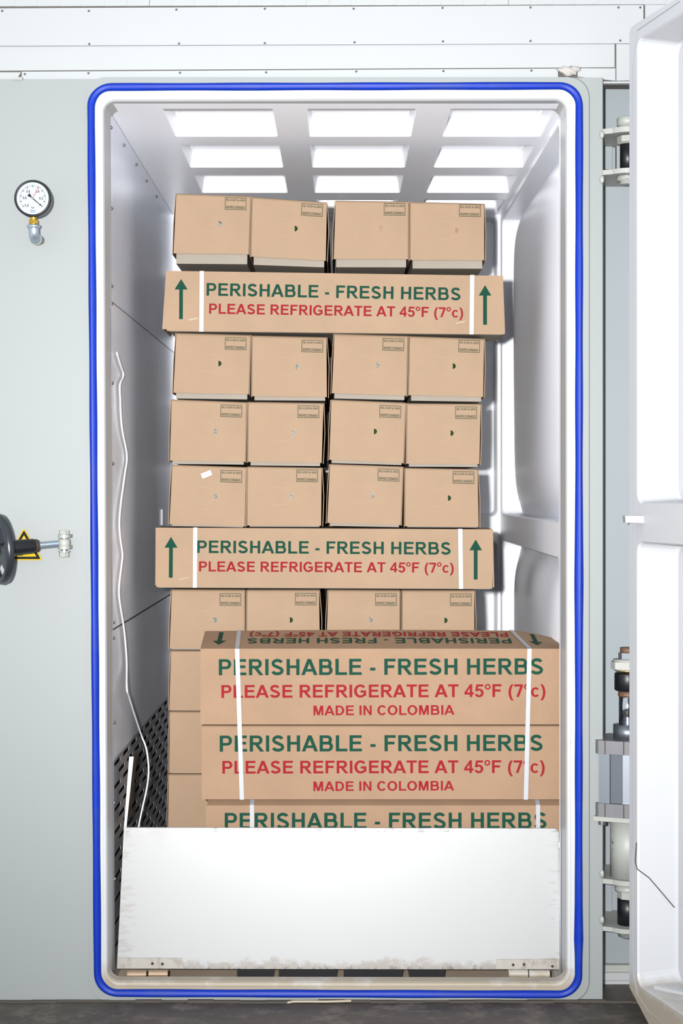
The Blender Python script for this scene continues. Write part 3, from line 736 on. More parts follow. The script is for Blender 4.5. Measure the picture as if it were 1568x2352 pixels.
# tie layers: one long strapped box in front, more of them hidden behind
def arrow(b, x, ytop, ybot, wd, hw, hh, place, tilt=0.0):
    polys2(b, [[(x - wd / 2 + tilt, ytop + hh), (x + wd / 2 + tilt, ytop + hh), (x + wd / 2, ybot), (x - wd / 2, ybot)], [(x - hw / 2 + tilt, ytop + hh), (x + tilt, ytop), (x + hw / 2 + tilt, ytop + hh)]], place)
def long_box(c, ytray, label, yf, depth, lines, arrows, straps, slits, flare=((0, -9), (2, 5)), group='long strapped boxes', tray_in=4):
    (x0, y0), (x1, y1), (x2, y2), (x3, y3) = c
    org = P((x2 + x3) / 2, ytray, yf); org.y = yf + depth / 2
    t = thing('strapped_box', org, label, 'box', group); b = BM(); th = 0.004
    pslab(b, [(x0, y0), (x1, y1), (x2, y2), (x3, y3)], yf, yf + th)
    pslab(b, [(x0, y0), (x1, y1), (x1, y1 + 2.4), (x0, y0 + 2.4)], yf + th, yf + depth, yf)
    pslab(b, [(x0, y0 + 2), (x1, y1 + 2), (x2, y2), (x3, y3)], yf + depth - th, yf + depth, yf)
    (fa, fb), (ga, gb) = flare
    pslab(b, [(x0 - 0.2 + fa, y0), (x0 + 2.8 + fa, y0), (x3 + fb + 3.5, y3 - 4), (x3 + fb, y3 - 4)], yf + th + 0.001, yf + depth, yf)
    pslab(b, [(x1 - 2.8 + ga, y1), (x1 + 0.2 + ga, y1), (x2 + gb, y2 - 3), (x2 + gb - 3.5, y2 - 3)], yf + th + 0.001, yf + depth, yf)
    if fb < -3: pslab(b, [(x0 + 1, y0 + 1), (x0 + 6, y0 + 1), (x3 + 3, y3 - 4), (x3 + fb + 1, y3 - 4)], yf + 0.002, yf + th, yf)
    lid = obj('lid', b, 'card', t)
    b = BM(); pslab(b, [(x0 + tray_in, y0 + 4), (x1 - tray_in, y1 + 4), (x2 - tray_in, ytray + (y2 - y3)), (x3 + tray_in, ytray)], yf + 0.008, yf + depth - 0.008, yf)
    obj('tray', b, 'tray', t, label='paler cardboard tray under the lid')
    pl = lambda x, y: P(x, y, yf) + Vector((0, -0.0007, 0))
    for s_, a_, b_, cap, m in lines:
        for w_, wa, wb in words(s_, a_, b_):
            b = BM(); lettering(b, w_, wa, wb, cap, pl); obj('lettering', b, m, lid)
    for a in arrows:
        b = BM(); arrow(b, *a[:6], pl, a[6]); obj('arrow', b, 'green', lid)
    for (sx0, sx1, wd) in straps:
        b = BM(); ya, yb_ = y0 + (y1 - y0) * (sx0 - x0) / (x1 - x0), y3 + (y2 - y3) * (sx1 - x3) / (x2 - x3)
        pslab(b, [(sx0 - wd / 2, ya - 0.6), (sx0 + wd / 2, ya - 0.6), (sx1 + wd / 2, yb_ + 1), (sx1 - wd / 2, yb_ + 1)], yf - 0.0022, yf - 0.0012, yf)
        pslab(b, [(sx0 - wd / 2, ya - 0.9), (sx0 + wd / 2, ya - 0.9), (sx0 + wd / 2, ya - 0.1), (sx0 - wd / 2, ya - 0.1)], yf - 0.0012, yf + depth, yf)
        obj('strap', b, 'strap', t, label='white plastic strap')
    for (ax, ay, bx, by, wd, m) in slits:
        b = BM(); polys2(b, stroke([(ax, ay), (bx, by)], wd), pl); obj('slit', b, m, lid)
    return t
LB = 'PERISHABLE - FRESH HERBS'; LR = 'PLEASE REFRIGERATE AT 45oF (7oc)'; LM = 'MADE IN COLOMBIA'
long_box([(381, 622), (1155, 633.5), (1158, 768), (383, 760)], 760.3, 'long strapped box with green arrows under the topmost row of boxes', 0.556, 0.235,
         [(LB, (474, 679), (1057, 690), 29, 'green'), (LR, (480, 720.5), (1063, 729.5), 23.3, 'red')],
         [(415.5, 641, 733, 8.5, 30, 24, 0.3), (1113.5, 655, 746, 8.8, 29, 24, 0)], [(463.5, 462.5, 9.8), (1084, 1082.5, 9.8)],
         [(433, 735, 454, 731, 2.8, 'slit'), (1046, 743, 1068, 738, 2.2, 'slit')], flare=((0, -11), (0, 2)))
long_box([(357, 1212), (1132, 1216), (1130, 1352), (359, 1348.5)], 1350, 'long strapped box with green arrows just above the front boxes, lower of two', 0.556, 0.235,
         [(LB, (452.5, 1270), (1034.5, 1274), 28.7, 'green'), (LR, (457, 1312.5), (1041.5, 1315.5), 23.3, 'red')],
         [(392, 1233, 1327, 8.8, 30, 25, 0.6), (1092, 1239, 1331, 8.6, 29, 25, 0)], [(448.5, 447.5, 9.4), (1056.5, 1058.5, 9.8)],
         [(411, 1331, 433, 1326, 1.6, 'slit'), (1029, 1324, 1051, 1319, 1.0, 'cut')], flare=((0, -3), (0, 5)))
def hid_long(c, ytray, yf, depth, label='long cardboard box buried behind the strapped boxes'):
    t = thing('long_box', P((c[2][0] + c[3][0]) / 2, ytray, 0.58) + Vector((0, yf + depth / 2 - 0.58, 0)), label, 'box', 'cardboard boxes buried in the stack')
    b = BM(); pslab(b, c, yf, yf + depth, 0.58); obj('lid', b, 'card', t)
    b = BM(); pslab(b, [(c[3][0] + 4, c[3][1] - 20), (c[2][0] - 4, c[2][1] - 20), (c[2][0] - 4, ytray), (c[3][0] + 4, ytray)], yf + 0.005, yf + depth - 0.005, 0.58); obj('tray', b, 'tray', t)
for k in range(3):
    hid_long([(420, 609), (1104, 622), (1104, 764), (420, 757)], 764, 0.80 + k * 0.26, 0.235)
    hid_long([(395, 1214), (1096, 1218), (1096, 1346), (395, 1344)], 1349, 0.80 + k * 0.26, 0.235)

# front boxes: two bundled together on a third
YF = 0.21
def plf(x, y): return P(x, y, YF) + Vector((0, -0.0007, 0))
def front_box(ytop, ybot, xl_, xr_, label, lines, yf=YF, fd=3.0, fb=0.006, group='long front boxes', flat=True):
    org = P((xl_ + xr_) / 2, ybot, yf); org.y += 0.12
    t = thing('herb_box', org, label, 'box', group); b = BM(); D = 0.235
    if not flat: fd = 0.0
    pslab(b, [(xl_, ytop + fd), (xr_, ytop + fd), (xr_, ybot), (xl_, ybot)], yf, yf + 0.004)
    if flat:
        Q = [P(xl_, ytop + fd, yf), P(xr_, ytop + fd, yf), P(xr_, ytop, yf) + Vector((0, fb, 0)), P(xl_, ytop, yf) + Vector((0, fb, 0))]
        hexa(b, Q + [p + Vector((0, 0.004, 0)) for p in Q])
        pslab(b, [(xl_, ytop), (xr_, ytop), (xr_, ytop + 2.4), (xl_, ytop + 2.4)], yf + fb, yf + D, yf)
    pslab(b, [(xl_, ytop + 2), (xr_, ytop + 2), (xr_, ybot), (xl_, ybot)], yf + D - 0.004, yf + D, yf)
    for xx in (xl_, xr_ - 3): pslab(b, [(xx, ytop + 2), (xx + 3, ytop + 2), (xx + 3, ybot), (xx, ybot)], yf + 0.004, yf + D - 0.004, yf)
    lid = obj('lid', b, 'card2', t)
    b = BM(); pslab(b, [(xl_ + 4, ytop + fd + 5), (xr_ - 4, ytop + fd + 5), (xr_ - 4, ybot + 0.5), (xl_ + 4, ybot + 0.5)], yf + 0.006, yf + D - 0.006, yf); obj('tray', b, 'tray', t)
    pl = lambda x, y: P(x, y, yf) + Vector((0, -0.0007, 0))
    for s_, a_, b_, cap, m in lines:
        for w_, wa, wb in words(s_, a_, b_):
            b = BM(); lettering(b, w_, wa, wb, cap, pl); obj('lettering', b, m, lid)
    return t, lid
XRT = 1293
t1, lid1 = front_box(1490, 1664, 460, XRT, 'long cardboard box on top of the front stack, upside-down print on its lid',
    [(LB, (502.5, 1551), (1246.6, 1549), 37, 'green'), (LR, (508.3, 1603), (1252, 1600.5), 29.5, 'red'), (LM, (719.7, 1643), (1043.4, 1641.6), 22.3, 'red')], flat=False)
# bulging lid top of the first box with the side print turned over
def tops(u, v):
    "u 0..1 along the box, v 0..1 from the front edge to the back"
    x0, x1 = PX(460, YF), PX(XRT, YF)
    zf = PZ(1490, YF); rise = 0.031 + 0.004 * math.sin(math.pi * u)
    if u > 0.88: rise -= 0.022 * ((u - 0.88) / 0.12) ** 1.5
    ins = -0.006 * v
    return Vector((x0 + ins + (x1 - x0 - 2 * ins) * u, YF + 0.235 * v, zf + rise * v))
b = BM(); nu, nvv = 40, 8
for side in (0, 1):
    g = [[b.verts.new(tops(i / nu, j / nvv) - Vector((0, 0, 0.004 * side))) for j in range(nvv + 1)] for i in range(nu + 1)]
    for A, B in zip(g, g[1:]):
        for j in range(nvv): b.faces.new((A[j], A[j + 1], B[j + 1], B[j]))
bmesh.ops.remove_doubles(b, verts=b.verts[:], dist=1e-6)
lt = obj('lid_top', b, 'card2', t1, True)
b = BM()
for u in (0.003, 0.997):
    vs = [tops(u, j / 8) for j in range(9)] + [Vector((tops(u, 1).x, YF + 0.235, PZ(1500, YF))), Vector((tops(u, 0).x, YF + 0.004, PZ(1500, YF)))]
    b.faces.new([b.verts.new(p) for p in vs])
vs = [tops(i / 20, 1) for i in range(21)] + [Vector((tops(1, 1).x, YF + 0.235, PZ(1500, YF))), Vector((tops(0, 1).x, YF + 0.235, PZ(1500, YF)))]
b.faces.new([b.verts.new(p) for p in vs])
obj('end_flap', b, 'card2', t1)
def tp(u, v): return tops(u, v) + Vector((0, -0.0003, 0.0012))
uu = lambda px: (px - 460) / (XRT - 460)
for s_, xa, xb, v0, v1, m in ((LB, 1180, 565, 0.27, 0.54, 'green'), (LR, 1177, 568, 0.63, 0.87, 'red')):
    for w_, wa, wb in words(s_, (xa, 0), (xb, 0)):
        b = BM(); ps, a0, a1 = text_polys(w_)
        for i, p in enumerate(ps):
            b.faces.new([b.verts.new(tp(uu(wa[0] + (wb[0] - wa[0]) * (q[0] - a0) / (a1 - a0)), v1 - (v1 - v0) * q[1]) + Vector((0, 0, (i % 12) * EPS))) for q in p])
        obj('lettering', b, m, lt)
for xx in (500, 1237):
    b = BM(); pp = [[(xx - 5, 0.90), (xx + 5, 0.90), (xx + 5, 0.42), (xx - 5, 0.42)], [(xx - 16, 0.42), (xx + 16, 0.42), (xx, 0.20)]]
    for p in pp: b.faces.new([b.verts.new(tp(uu(q[0]), q[1])) for q in p])
    obj('arrow', b, 'green', lt)
t2, lid2 = front_box(1666.5, 1836, 463, XRT - 1, 'long cardboard box in the middle of the front stack, printed made in Colombia',
    [(LB, (504.5, 1726.5), (1245.6, 1724.5), 37, 'green'), (LR, (510.5, 1777), (1250.4, 1775), 29.3, 'red'), (LM, (719.5, 1817), (1042.5, 1815.4), 22, 'red')])
t3, lid3 = front_box(1838.5, 2012, 473, XRT + 2, 'long cardboard box half hidden behind the white ramp plate',
    [(LB, (516, 1904), (1254.5, 1903), 37, 'green'), (LR, (521, 1954), (1259, 1953), 29.3, 'red'), (LM, (730, 1993), (1053, 1992), 22, 'red')], yf=0.226, fd=11.5, fb=0.03)
for px in (578.5, 1235):
    b = BM(); pslab(b, [(px - 4.8, 1849), (px + 4.8, 1849), (px + 5, 2012), (px - 4.6, 2012)], 0.2235, 0.2248, 0.226)
    Q = [P(px - 4.8, 1849, 0.226) + Vector((0, -0.0012, 0.001)), P(px + 4.8, 1849, 0.226) + Vector((0, -0.0012, 0.001)), P(px + 4.8, 1838.5, 0.226) + Vector((0, 0.029, 0.0012)), P(px - 4.8, 1838.5, 0.226) + Vector((0, 0.029, 0.0012))]; hexa(b, Q + [p - Vector((0, 0, 0.0008)) for p in Q]); obj('strap', b, 'strap', t3)
t4, lid4 = front_box(2013.5, 2179, 473, XRT, 'long cardboard box hidden behind the ramp plate at the bottom of the front stack', [], yf=0.226)
# straps that bundle the two upper front boxes
for nm, xs, lb in (('l', (541, 544.5, 555.5), 'white plastic strap around the front boxes, crossing the first letters'), ('r', (1186, 1215.5, 1207), 'white plastic strap around the front boxes, crossing the last letters')):
    b = BM(); hw = 5.0
    q = [(xs[1] - hw, 1489.5), (xs[1] + hw, 1489.5), (xs[2] + hw, 1836.5), (xs[2] - hw, 1836.5)]
    pslab(b, q, YF - 0.0026, YF - 0.0014, YF)
    n = 8
    A = []
    for j in range(n + 1):
        v = j / n; px = xs[1] + (xs[0] - xs[1]) * v * 0.9
        A.append([b.verts.new(tops(uu(px - hw), v) + Vector((0, -0.0014 if j == 0 else 0, 0.0022))), b.verts.new(tops(uu(px + hw), v) + Vector((0, -0.0014 if j == 0 else 0, 0.0022)))])
    for r0, r1 in zip(A, A[1:]): b.faces.new((r0[0], r0[1], r1[1], r1[0]))
    o = obj('strap', b, 'strap'); tag(o, lb, 'strap', 'straps bundling the front boxes')

# plastic pallet under everything -------------------------------------
pal = thing('plastic_pallet', (0, 0.85, 0.008), 'black plastic pallet showing in the gap below the ramp plate', 'pallet')
b = BM(); box(b, -0.58, 0.66, 0.20, 1.62, 0.055, 0.083); obj('deck', b, 'black', pal)
for a, c in ((544, 629), (640, 774), (789, 925), (939, 1022)):
    b = BM(); box(b, PX(a, 0.2), PX(c, 0.2), 0.20, 0.34, 0.0085, 0.056); obj('foot', b, 'black', pal)
for y in (0.8, 1.45):
    for x in (-0.5, -0.1, 0.3): b = BM(); box(b, x, x + 0.16, y, y + 0.14, 0.0085, 0.056); obj('foot', b, 'black', pal)

# ================================================================== RAMP PLATE
def ramp_mat():
    m = mat('white_ramp_paint', RGB(156, 157, 158), 0.42, var=0.02, vscale=4); t = NT(m); b = t.b
    src = b.inputs['Base Color'].links[0].from_socket
    co = t.add('ShaderNodeTexCoord'); sx = t.add('ShaderNodeSeparateXYZ'); t.link(co.outputs['Object'], sx.inputs[0])
    def stain(prev, axis_sock, lo, hi, scale, stretch, thr, col, amt=1.0):
        mp = t.add('ShaderNodeMapping'); mp.inputs['Scale'].default_value = stretch; t.link(co.outputs['Object'], mp.inputs['Vector'])
        nz = t.add('ShaderNodeTexNoise', Scale=scale, Detail=10.0, Roughness=0.75); t.link(mp.outputs['Vector'], nz.inputs['Vector'])
        mr = t.add('ShaderNodeMapRange'); mr.inputs[1].default_value = lo; mr.inputs[2].default_value = hi; mr.inputs[3].default_value = 0; mr.inputs[4].default_value = 0.5
        t.link(axis_sock, mr.inputs[0])
        ad = t.add('ShaderNodeMath', operation='ADD'); t.link(nz.outputs['Fac'], ad.inputs[0]); t.link(mr.outputs[0], ad.inputs[1])
        m2 = t.add('ShaderNodeMapRange'); m2.inputs[1].default_value = thr; m2.inputs[2].default_value = thr + 0.14; m2.inputs[4].default_value = amt
        t.link(ad.outputs[0], m2.inputs[0])
        mx = t.add('ShaderNodeMix', data_type='RGBA'); mx.inputs[7].default_value = col; t.link(m2.outputs[0], mx.inputs[0]); t.link(prev, mx.inputs[6]); return mx.outputs[2]
    s = stain(src, sx.outputs['Z'], 0.055, -0.005, 14, (1, 1, 1.3), 0.74, RGB(126, 119, 110), 0.8)
    s = stain(s, sx.outputs['Z'], 0.040, 0.0, 60, (1, 1, 0.5), 0.93, RGB(66, 60, 54), 0.9)
    s = stain(s, sx.outputs['X'], -0.44, -0.66, 40, (0.6, 1, 2.2), 0.86, RGB(132, 128, 121), 0.6)
    s = stain(s, sx.outputs['X'], 0.47, 0.66, 40, (0.6, 1, 2.2), 0.88, RGB(132, 128, 121), 0.6)
    s = stain(s, sx.outputs['Z'], 0.368, 0.380, 30, (1, 1, 2.0), 1.03, RGB(48, 46, 44), 0.95)
    s = stain(s, sx.outputs['Z'], -1, 1, 7, (1, 1, 1), 0.90, RGB(148, 148, 145), 0.7)
    t.link(s, b.inputs['Base Color']); return m
M['ramp'] = ramp_mat()
M['leaf'] = mat('stained_hinge_leaf', RGB(150, 146, 138), 0.5, var=0.12, vscale=30, dark=RGB(96, 86, 72), dscale=22, dlo=0.52, dhi=0.72)
y0r, y1r = 0.115, 0.165
ramp = thing('ramp_plate', (0, y0r, PZ(2227, y0r)), 'white painted steel ramp plate folded up across the bottom of the opening', 'ramp')
b = BM()
zrb, zrt = PZ(2227, y0r), PZ(1901, y1r)
def RP(px, py):
    Y = y0r
    for _ in range(12): Y = y0r + (PZ(py, Y) - zrb) / (zrt - zrb) * (y1r - y0r)
    return P(px, py, Y)
q = [RP(286, 1901), RP(1277, 1903), RP(1283, 1910), RP(1285, 2227), RP(268, 2225)]
v0 = [b.verts.new(p) for p in q]; v1 = [b.verts.new(p + Vector((0, 0.008, 0))) for p in q]
b.faces.new(v0); b.faces.new(v1[::-1])
for i in range(5): j = (i + 1) % 5; b.faces.new((v0[i], v0[j], v1[j], v1[i]))
plate = obj('plate', b, 'ramp', ramp)
b = BM()                                                            # left guide rail: white front edge
ya = 0.24
qq = [P(296.5, 1738, ya), P(307, 1738, ya), P(290, 1902, y1r + 0.003), P(278, 2225, y0r + 0.01), P(268.5, 2225, y0r + 0.01), P(284.5, 1902, y1r + 0.003)]
hexa(b, [qq[5], qq[2], qq[1], qq[0]] + [p + Vector((0, 0.004, 0)) for p in (qq[5], qq[2], qq[1], qq[0])])
hexa(b, [qq[4], qq[3], qq[2], qq[5]] + [p + Vector((0, 0.004, 0)) for p in (qq[4], qq[3], qq[2], qq[5])])
obj('guide_rail', b, 'rim', ramp, label='white guide rail at the left end')
b = BM()                                                            # dark brown web behind it
hexa(b, [qq[2] + Vector((-0.004, 0.004, 0)), qq[2] + Vector((-0.004, 0.13, 0)), qq[1] + Vector((-0.004, 0.13, 0)), qq[1] + Vector((-0.004, 0.004, 0)),
         qq[2] + Vector((-0.008, 0.004, 0)), qq[2] + Vector((-0.008, 0.13, 0)), qq[1] + Vector((-0.008, 0.13, 0)), qq[1] + Vector((-0.008, 0.004, 0))])
obj('rail_web', b, 'rustbrown', ramp, label='dark brown inner face of the guide rail')
b = BM(); pslab(b, [(1282, 1934), (1290, 1934), (1290, 1947), (1282, 1947)], 0.15, 0.165); obj('stop_lug', b, 'rim', ramp)
for a, c, m in ((292, 337, 'wood'), (341, 386, 'wood'), (1167, 1212, 'rim'), (1214, 1262, 'rim')):
    mm = 'hinge_brass' if m == 'wood' else 'rim'
    if mm not in M: M[mm] = mat('worn_hinge', RGB(152, 130, 108), 0.42, metal=0.35, var=0.2, vscale=50)
    b = BM(); yh = 0.10; zz = 2236.5 if a in (341, 1167) else 2237.5
    lathe(b, P(a, zz, yh), P(c, zz, yh) - P(a, zz, yh), [(0, 0.0095), (0.001, 0.0112), (PX(c, yh) - PX(a, yh) - 0.001, 0.0112), (PX(c, yh) - PX(a, yh), 0.0095)], 18)
    obj('hinge_knuckle', b, mm, ramp)
for qd in ([(271, 2200), (418, 2200), (420, 2224), (270, 2224)], [(1140, 2203), (1282, 2202), (1283, 2225), (1138, 2225)]):
    b = BM(); Q = [RP(*q_) for q_ in qd]; hexa(b, [p + Vector((0, -0.003, 0)) for p in Q] + Q); obj('hinge_leaf', b, 'leaf', ramp)
for px, py in ((350, 2213), (373, 2214), (1178, 2216), (1203, 2215), (1268, 2219)):
    b = BM(); dome(b, P(px, py, y0r) + Vector((0, 0.0, 0)), (0, -1, 0), 0.0042, 0.006); obj('bolt', b, 'rustbrown', ramp)

# ================================================================== CABLE AND BRACKET ON THE STEEL WALL
cp = [(268, 810), (277, 840), (283, 858), (281, 870), (275, 885), (276, 920), (277, 950), (281, 990), (290, 1035), (291, 1060), (287, 1085), (283, 1115), (277, 1160), (274, 1200), (276, 1235), (281, 1270), (280, 1290), (275, 1330), (273, 1360), (276, 1390), (284, 1440), (289, 1490), (291, 1530), (291, 1580), (296, 1600), (310, 1645), (325, 1690), (336, 1720), (341, 1760), (340, 1790), (335, 1820), (326, 1860), (318, 1900), (312, 1950)]
pts = []
for i, (px, py) in enumerate(cp):
    gap = 0.006 + (0.012 if i > 22 else 0)
    Y = 0.5
    for _ in range(30):
        X = xl(PZ(py, Y)) + gap + 0.0045; Y = X * F / (px - CX) - D0
    Y = min(Y, 0.44 if i < 25 else 0.58)
    pts.append(P(px, py, Y))
b = BM(); tube(b, smooth_pts(pts, 4), 0.0027, 8)
o = obj('cable', b, 'wire', None, True); tag(o, 'thin white cable hanging down the steel side wall', 'cable')
br = thing('wall_bracket', P(384, 1206, 1.4), 'small zinc bracket sticking out of the steel wall beside the boxes', 'bracket')
b = BM(); box(b, xl(1.3) - 0.001, xl(1.3) + 0.008, 1.40, 1.404, PZ(1206, 1.4), PZ(1170, 1.4)); obj('plate', b, 'cast', br)
b = BM(); box(b, xl(1.3) - 0.001, xl(1.3) + 0.003, 1.404, 1.44, PZ(1206, 1.4), PZ(1170, 1.4)); obj('flange', b, 'cast', br)

# ================================================================== PRESSURE GAUGE
yg = -0.10
gc = P(74.5, 455, yg); g = thing('pressure_gauge', P(92, 552, 0.0), 'round black-rimmed vacuum gauge on the grey steel front', 'gauge')
RG = 42.5 * (yg + D0) / F
b = BM(); lathe(b, gc + Vector((0, 0.006, 0)), (0, 1, 0), [(0, RG * 0.985), (0.006, RG * 0.97), (0.040, RG * 0.97), (0.046, RG * 0.9)], 40); obj('case', b, 'cast', g, True, label='grey metal case')
b = BM(); lathe(b, gc, (0, 1, 0), [(0.004, RG * 0.86), (0.0, RG * 0.90), (0.0, RG * 0.96), (0.003, RG), (0.009, RG), (0.010, RG * 0.98)], 48, False, False); obj('bezel', b, 'black', g, True, label='black bezel ring')
b = BM(); cyl(b, gc + Vector((0, 0.003, 0)), gc + Vector((0, 0.006, 0)), RG * 0.885, n=48); dial = obj('dial', b, 'dial', g, label='white dial')
def gp(u, v, h=0.0025): return gc + Vector((u * RG, h, v * RG))         # dial coordinates, radius 1
b = BM()
for i in range(51):
    a = math.radians(225 - 5 - i * (260 / 50)); a = math.radians(221 - i * (262 / 50)); big = i % 5 == 0
    r0, r1, wd = (0.60, 0.71, 0.016) if big else (0.66, 0.71, 0.007)
    c, s = math.cos(a), math.sin(a)
    b.faces.new([b.verts.new(gp(*q)) for q in ((c * r0 - s * wd, s * r0 + c * wd), (c * r0 + s * wd, s * r0 - c * wd), (c * r1 + s * wd, s * r1 - c * wd), (c * r1 - s * wd, s * r1 + c * wd))])
obj('scale_marks', b, 'dialink', dial)
b = BM()
gpl = lambda x, y: gp(x, -y)
for s_, cx_, cy_, wd, cap in (('0.6', -0.235, 0.37, 0.20, 0.145), ('0.4', 0.265, 0.37, 0.20, 0.145), ('0.8', -0.43, 0.025, 0.20, 0.145), ('0.2', 0.455, 0.0, 0.20, 0.145), ('-1.0', -0.35, -0.39, 0.27, 0.145), ('0', 0.41, -0.35, 0.085, 0.13), ('bar', 0.01, -0.50, 0.15, 0.10)):
    lettering(b, s_, (cx_ - wd / 2, -cy_ + cap / 2), (cx_ + wd / 2, -cy_ + cap / 2), cap, gpl)
obj('numerals', b, 'dialink', dial)
b = BM()
polys2(b, [R_(-0.13, 0.63, -0.09, 0.74), R_(-0.07, 0.63, -0.01, 0.73), R_(0.01, 0.62, 0.06, 0.73), R_(0.08, 0.63, 0.13, 0.74), R_(-0.15, 0.77, 0.15, 0.785), R_(-0.08, -0.215, 0.08, -0.20)], gpl); obj('maker_mark', b, 'logo', dial)
def bar(b, a0, r0, r1, w0, w1, h):
    c, s = math.cos(math.radians(a0)), math.sin(math.radians(a0))
    vs = [gp(c * r0 - s * w0, s * r0 + c * w0, h), gp(c * r0 + s * w0, s * r0 - c * w0, h), gp(c * r1 + s * w1, s * r1 - c * w1, h), gp(c * r1 - s * w1, s * r1 + c * w1, h)]
    hexa(b, vs + [p + Vector((0, 0.0004, 0)) for p in vs])
b = BM(); bar(b, -41, -0.03, 0.72, 0.028, 0.014, 0.001); bar(b, 138, 0.05, 0.30, 0.012, 0.095, 0.001); obj('needle', b, 'dialink', g, label='black needle')
b = BM(); bar(b, 60, 0.05, 0.66, 0.018, 0.012, 0.0018); obj('marker', b, 'dialred', g, label='red marker hand')
b = BM(); cyl(b, gp(0, 0, 0.0), gp(0, 0, 0.0025), RG * 0.065, n=16); obj('hub', b, 'cast', g)
yf_ = -0.075
b = BM(); cyl(b, P(76.5, 494, yf_), P(77, 508, yf_), 0.0095, n=16); lathe(b, P(77, 506, yf_), (0, 0, -1), [(0, 0.0115), (0.001, 0.0135), (0.009, 0.0135), (0.010, 0.0115)], 6); cyl(b, P(77, 512, yf_), P(77, 519, yf_), 0.0105, n=16)
obj('brass_fitting', b, 'brass', g, label='brass hex fitting')
b = BM()
ep = [P(77.5, 517, yf_), P(78, 530, yf_), P(79, 541, yf_ + 0.006), P(82, 549, yf_ + 0.024), P(86, 551, yf_ + 0.045), P(92, 552, -0.002)]
tube(b, smooth_pts(ep[:4], 4), 0.0145, 16); lathe(b, P(77.5, 517, yf_), (0, 0, -1), [(0, 0.0165), (0.002, 0.0185), (0.007, 0.0185), (0.009, 0.0155)], 20)
obj('elbow', b, 'galv', g, True, label='galvanised pipe elbow')
b = BM(); tube(b, ep[3:], 0.0125, 14); lathe(b, ep[3], ep[4] - ep[3], [(0, 0.0165), (0.008, 0.0165)], 18); obj('wall_stub', b, 'lug', g, True)

# ================================================================== HAND-WHEEL CLAMP
yl = -0.045
pv = P(147, 1247.5, yl)
hw = thing('handwheel_clamp', P(147, 1282, 0.0), 'black handwheel on a threaded swing bolt, grey steel front left of the opening', 'handwheel')
ax = Vector((-0.87, -0.48, -0.07)).normalized()
wc = pv + ax * 0.180
u_, v_ = frame_of(ax)
if v_.z < 0: u_, v_ = -u_, -v_
RW = 0.096
b = BM()
n = 48
def wp(t, r, h): return wc + (u_ * math.cos(t) + v_ * math.sin(t)) * r + ax * h
prof = [(RW - 0.020, 0.004), (RW - 0.018, 0.010), (RW - 0.010, 0.013), (RW - 0.002, 0.009), (RW, 0.0), (RW - 0.003, -0.010), (RW - 0.012, -0.013), (RW - 0.020, -0.006)]
rows = [[b.verts.new(wp(2 * math.pi * i / n, r, h)) for r, h in prof] for i in range(n)]
for i in range(n):
    A, B = rows[i], rows[(i + 1) % n]
    for k in range(len(prof)): b.faces.new((A[k], A[(k + 1) % len(prof)], B[(k + 1) % len(prof)], B[k]))
obj('wheel_rim', b, 'blackpaint', hw, True)
for kk in range(3):                                                     # three broad webs leave three kidney holes
    b = BM(); a0 = math.radians(90 + 120 * kk)
    A = []
    for j in range(7):
        r = 0.016 + (RW - 0.014 - 0.016) * j / 6; half = 0.55 + 0.08 * math.cos(j) if r > 0.03 else 1.05
        half = min(1.05, 0.026 / r + 0.10 * (j / 6) ** 3)
        A.append([[b.verts.new(wp(a0 + s * half, r, h)) for s in (-1, -0.33, 0.33, 1)] for h in (0.007 - 0.004 * j / 6, -0.004)])
    for q0, q1 in zip(A, A[1:]):
        for k in range(3):
            b.faces.new((q0[0][k], q0[0][k + 1], q1[0][k + 1], q1[0][k])); b.faces.new((q0[1][k], q1[1][k], q1[1][k + 1], q0[1][k + 1]))
        b.faces.new((q0[0][0], q1[0][0], q1[1][0], q0[1][0])); b.faces.new((q0[0][3], q0[1][3], q1[1][3], q1[0][3]))
    obj('spoke', b, 'blackpaint', hw)
b = BM(); lathe(b, wc + ax * 0.012, -ax, [(0, 0.016), (0.003, 0.021), (0.03, 0.021), (0.105, 0.0195), (0.108, 0.018)], 24); obj('hub_sleeve', b, 'black', hw, True, label='black plastic hub sleeve')
b = BM(); lathe(b, wc - ax * 0.093, -ax, [(0, 0.017), (0.002, 0.0175), (0.010, 0.0175), (0.013, 0.0150)], 24); obj('collar', b, 'rustbrown', hw, True)
b = BM()
prof = [(0, 0.0085)]
L_ = (pv - (wc - ax * 0.10)).length
k = 0.0
while k < L_ - 0.012: prof += [(k + 0.0012, 0.0100), (k + 0.0036, 0.0078)]; k += 0.0044
lathe(b, wc - ax * 0.10, -ax, prof, 16); obj('threaded_rod', b, 'galv', hw, label='zinc threaded rod')
b = BM(); lathe(b, pv + Vector((0, 0, 0.0125)), (0, 0, -1), [(0, 0.013), (0.004, 0.0165), (0.013, 0.0172), (0.021, 0.0165), (0.025, 0.013)], 24); obj('rod_eye', b, 'lug', hw, True)
for py in (1231.5, 1257.5):
    b = BM(); zc_ = PZ(py, yl)
    cyl(b, (pv.x, yl, zc_ - 0.0045), (pv.x, yl, zc_ + 0.0045), 0.0165, n=24); box(b, pv.x - 0.0165, pv.x + 0.0165, yl, -0.001, zc_ - 0.0045, zc_ + 0.0045); obj('lug', b, 'lug', hw)
b = BM(); cyl(b, (pv.x, yl, PZ(1269, yl)), (pv.x, yl, PZ(1222, yl)), 0.0075, n=14); obj('pin', b, 'galv', hw)
b = BM(); cyl(b, (pv.x, yl, PZ(1227, yl)), (pv.x, yl, PZ(1218, yl)), 0.0145, n=6, ang=0.3); obj('bolt_head', b, 'lug', hw)
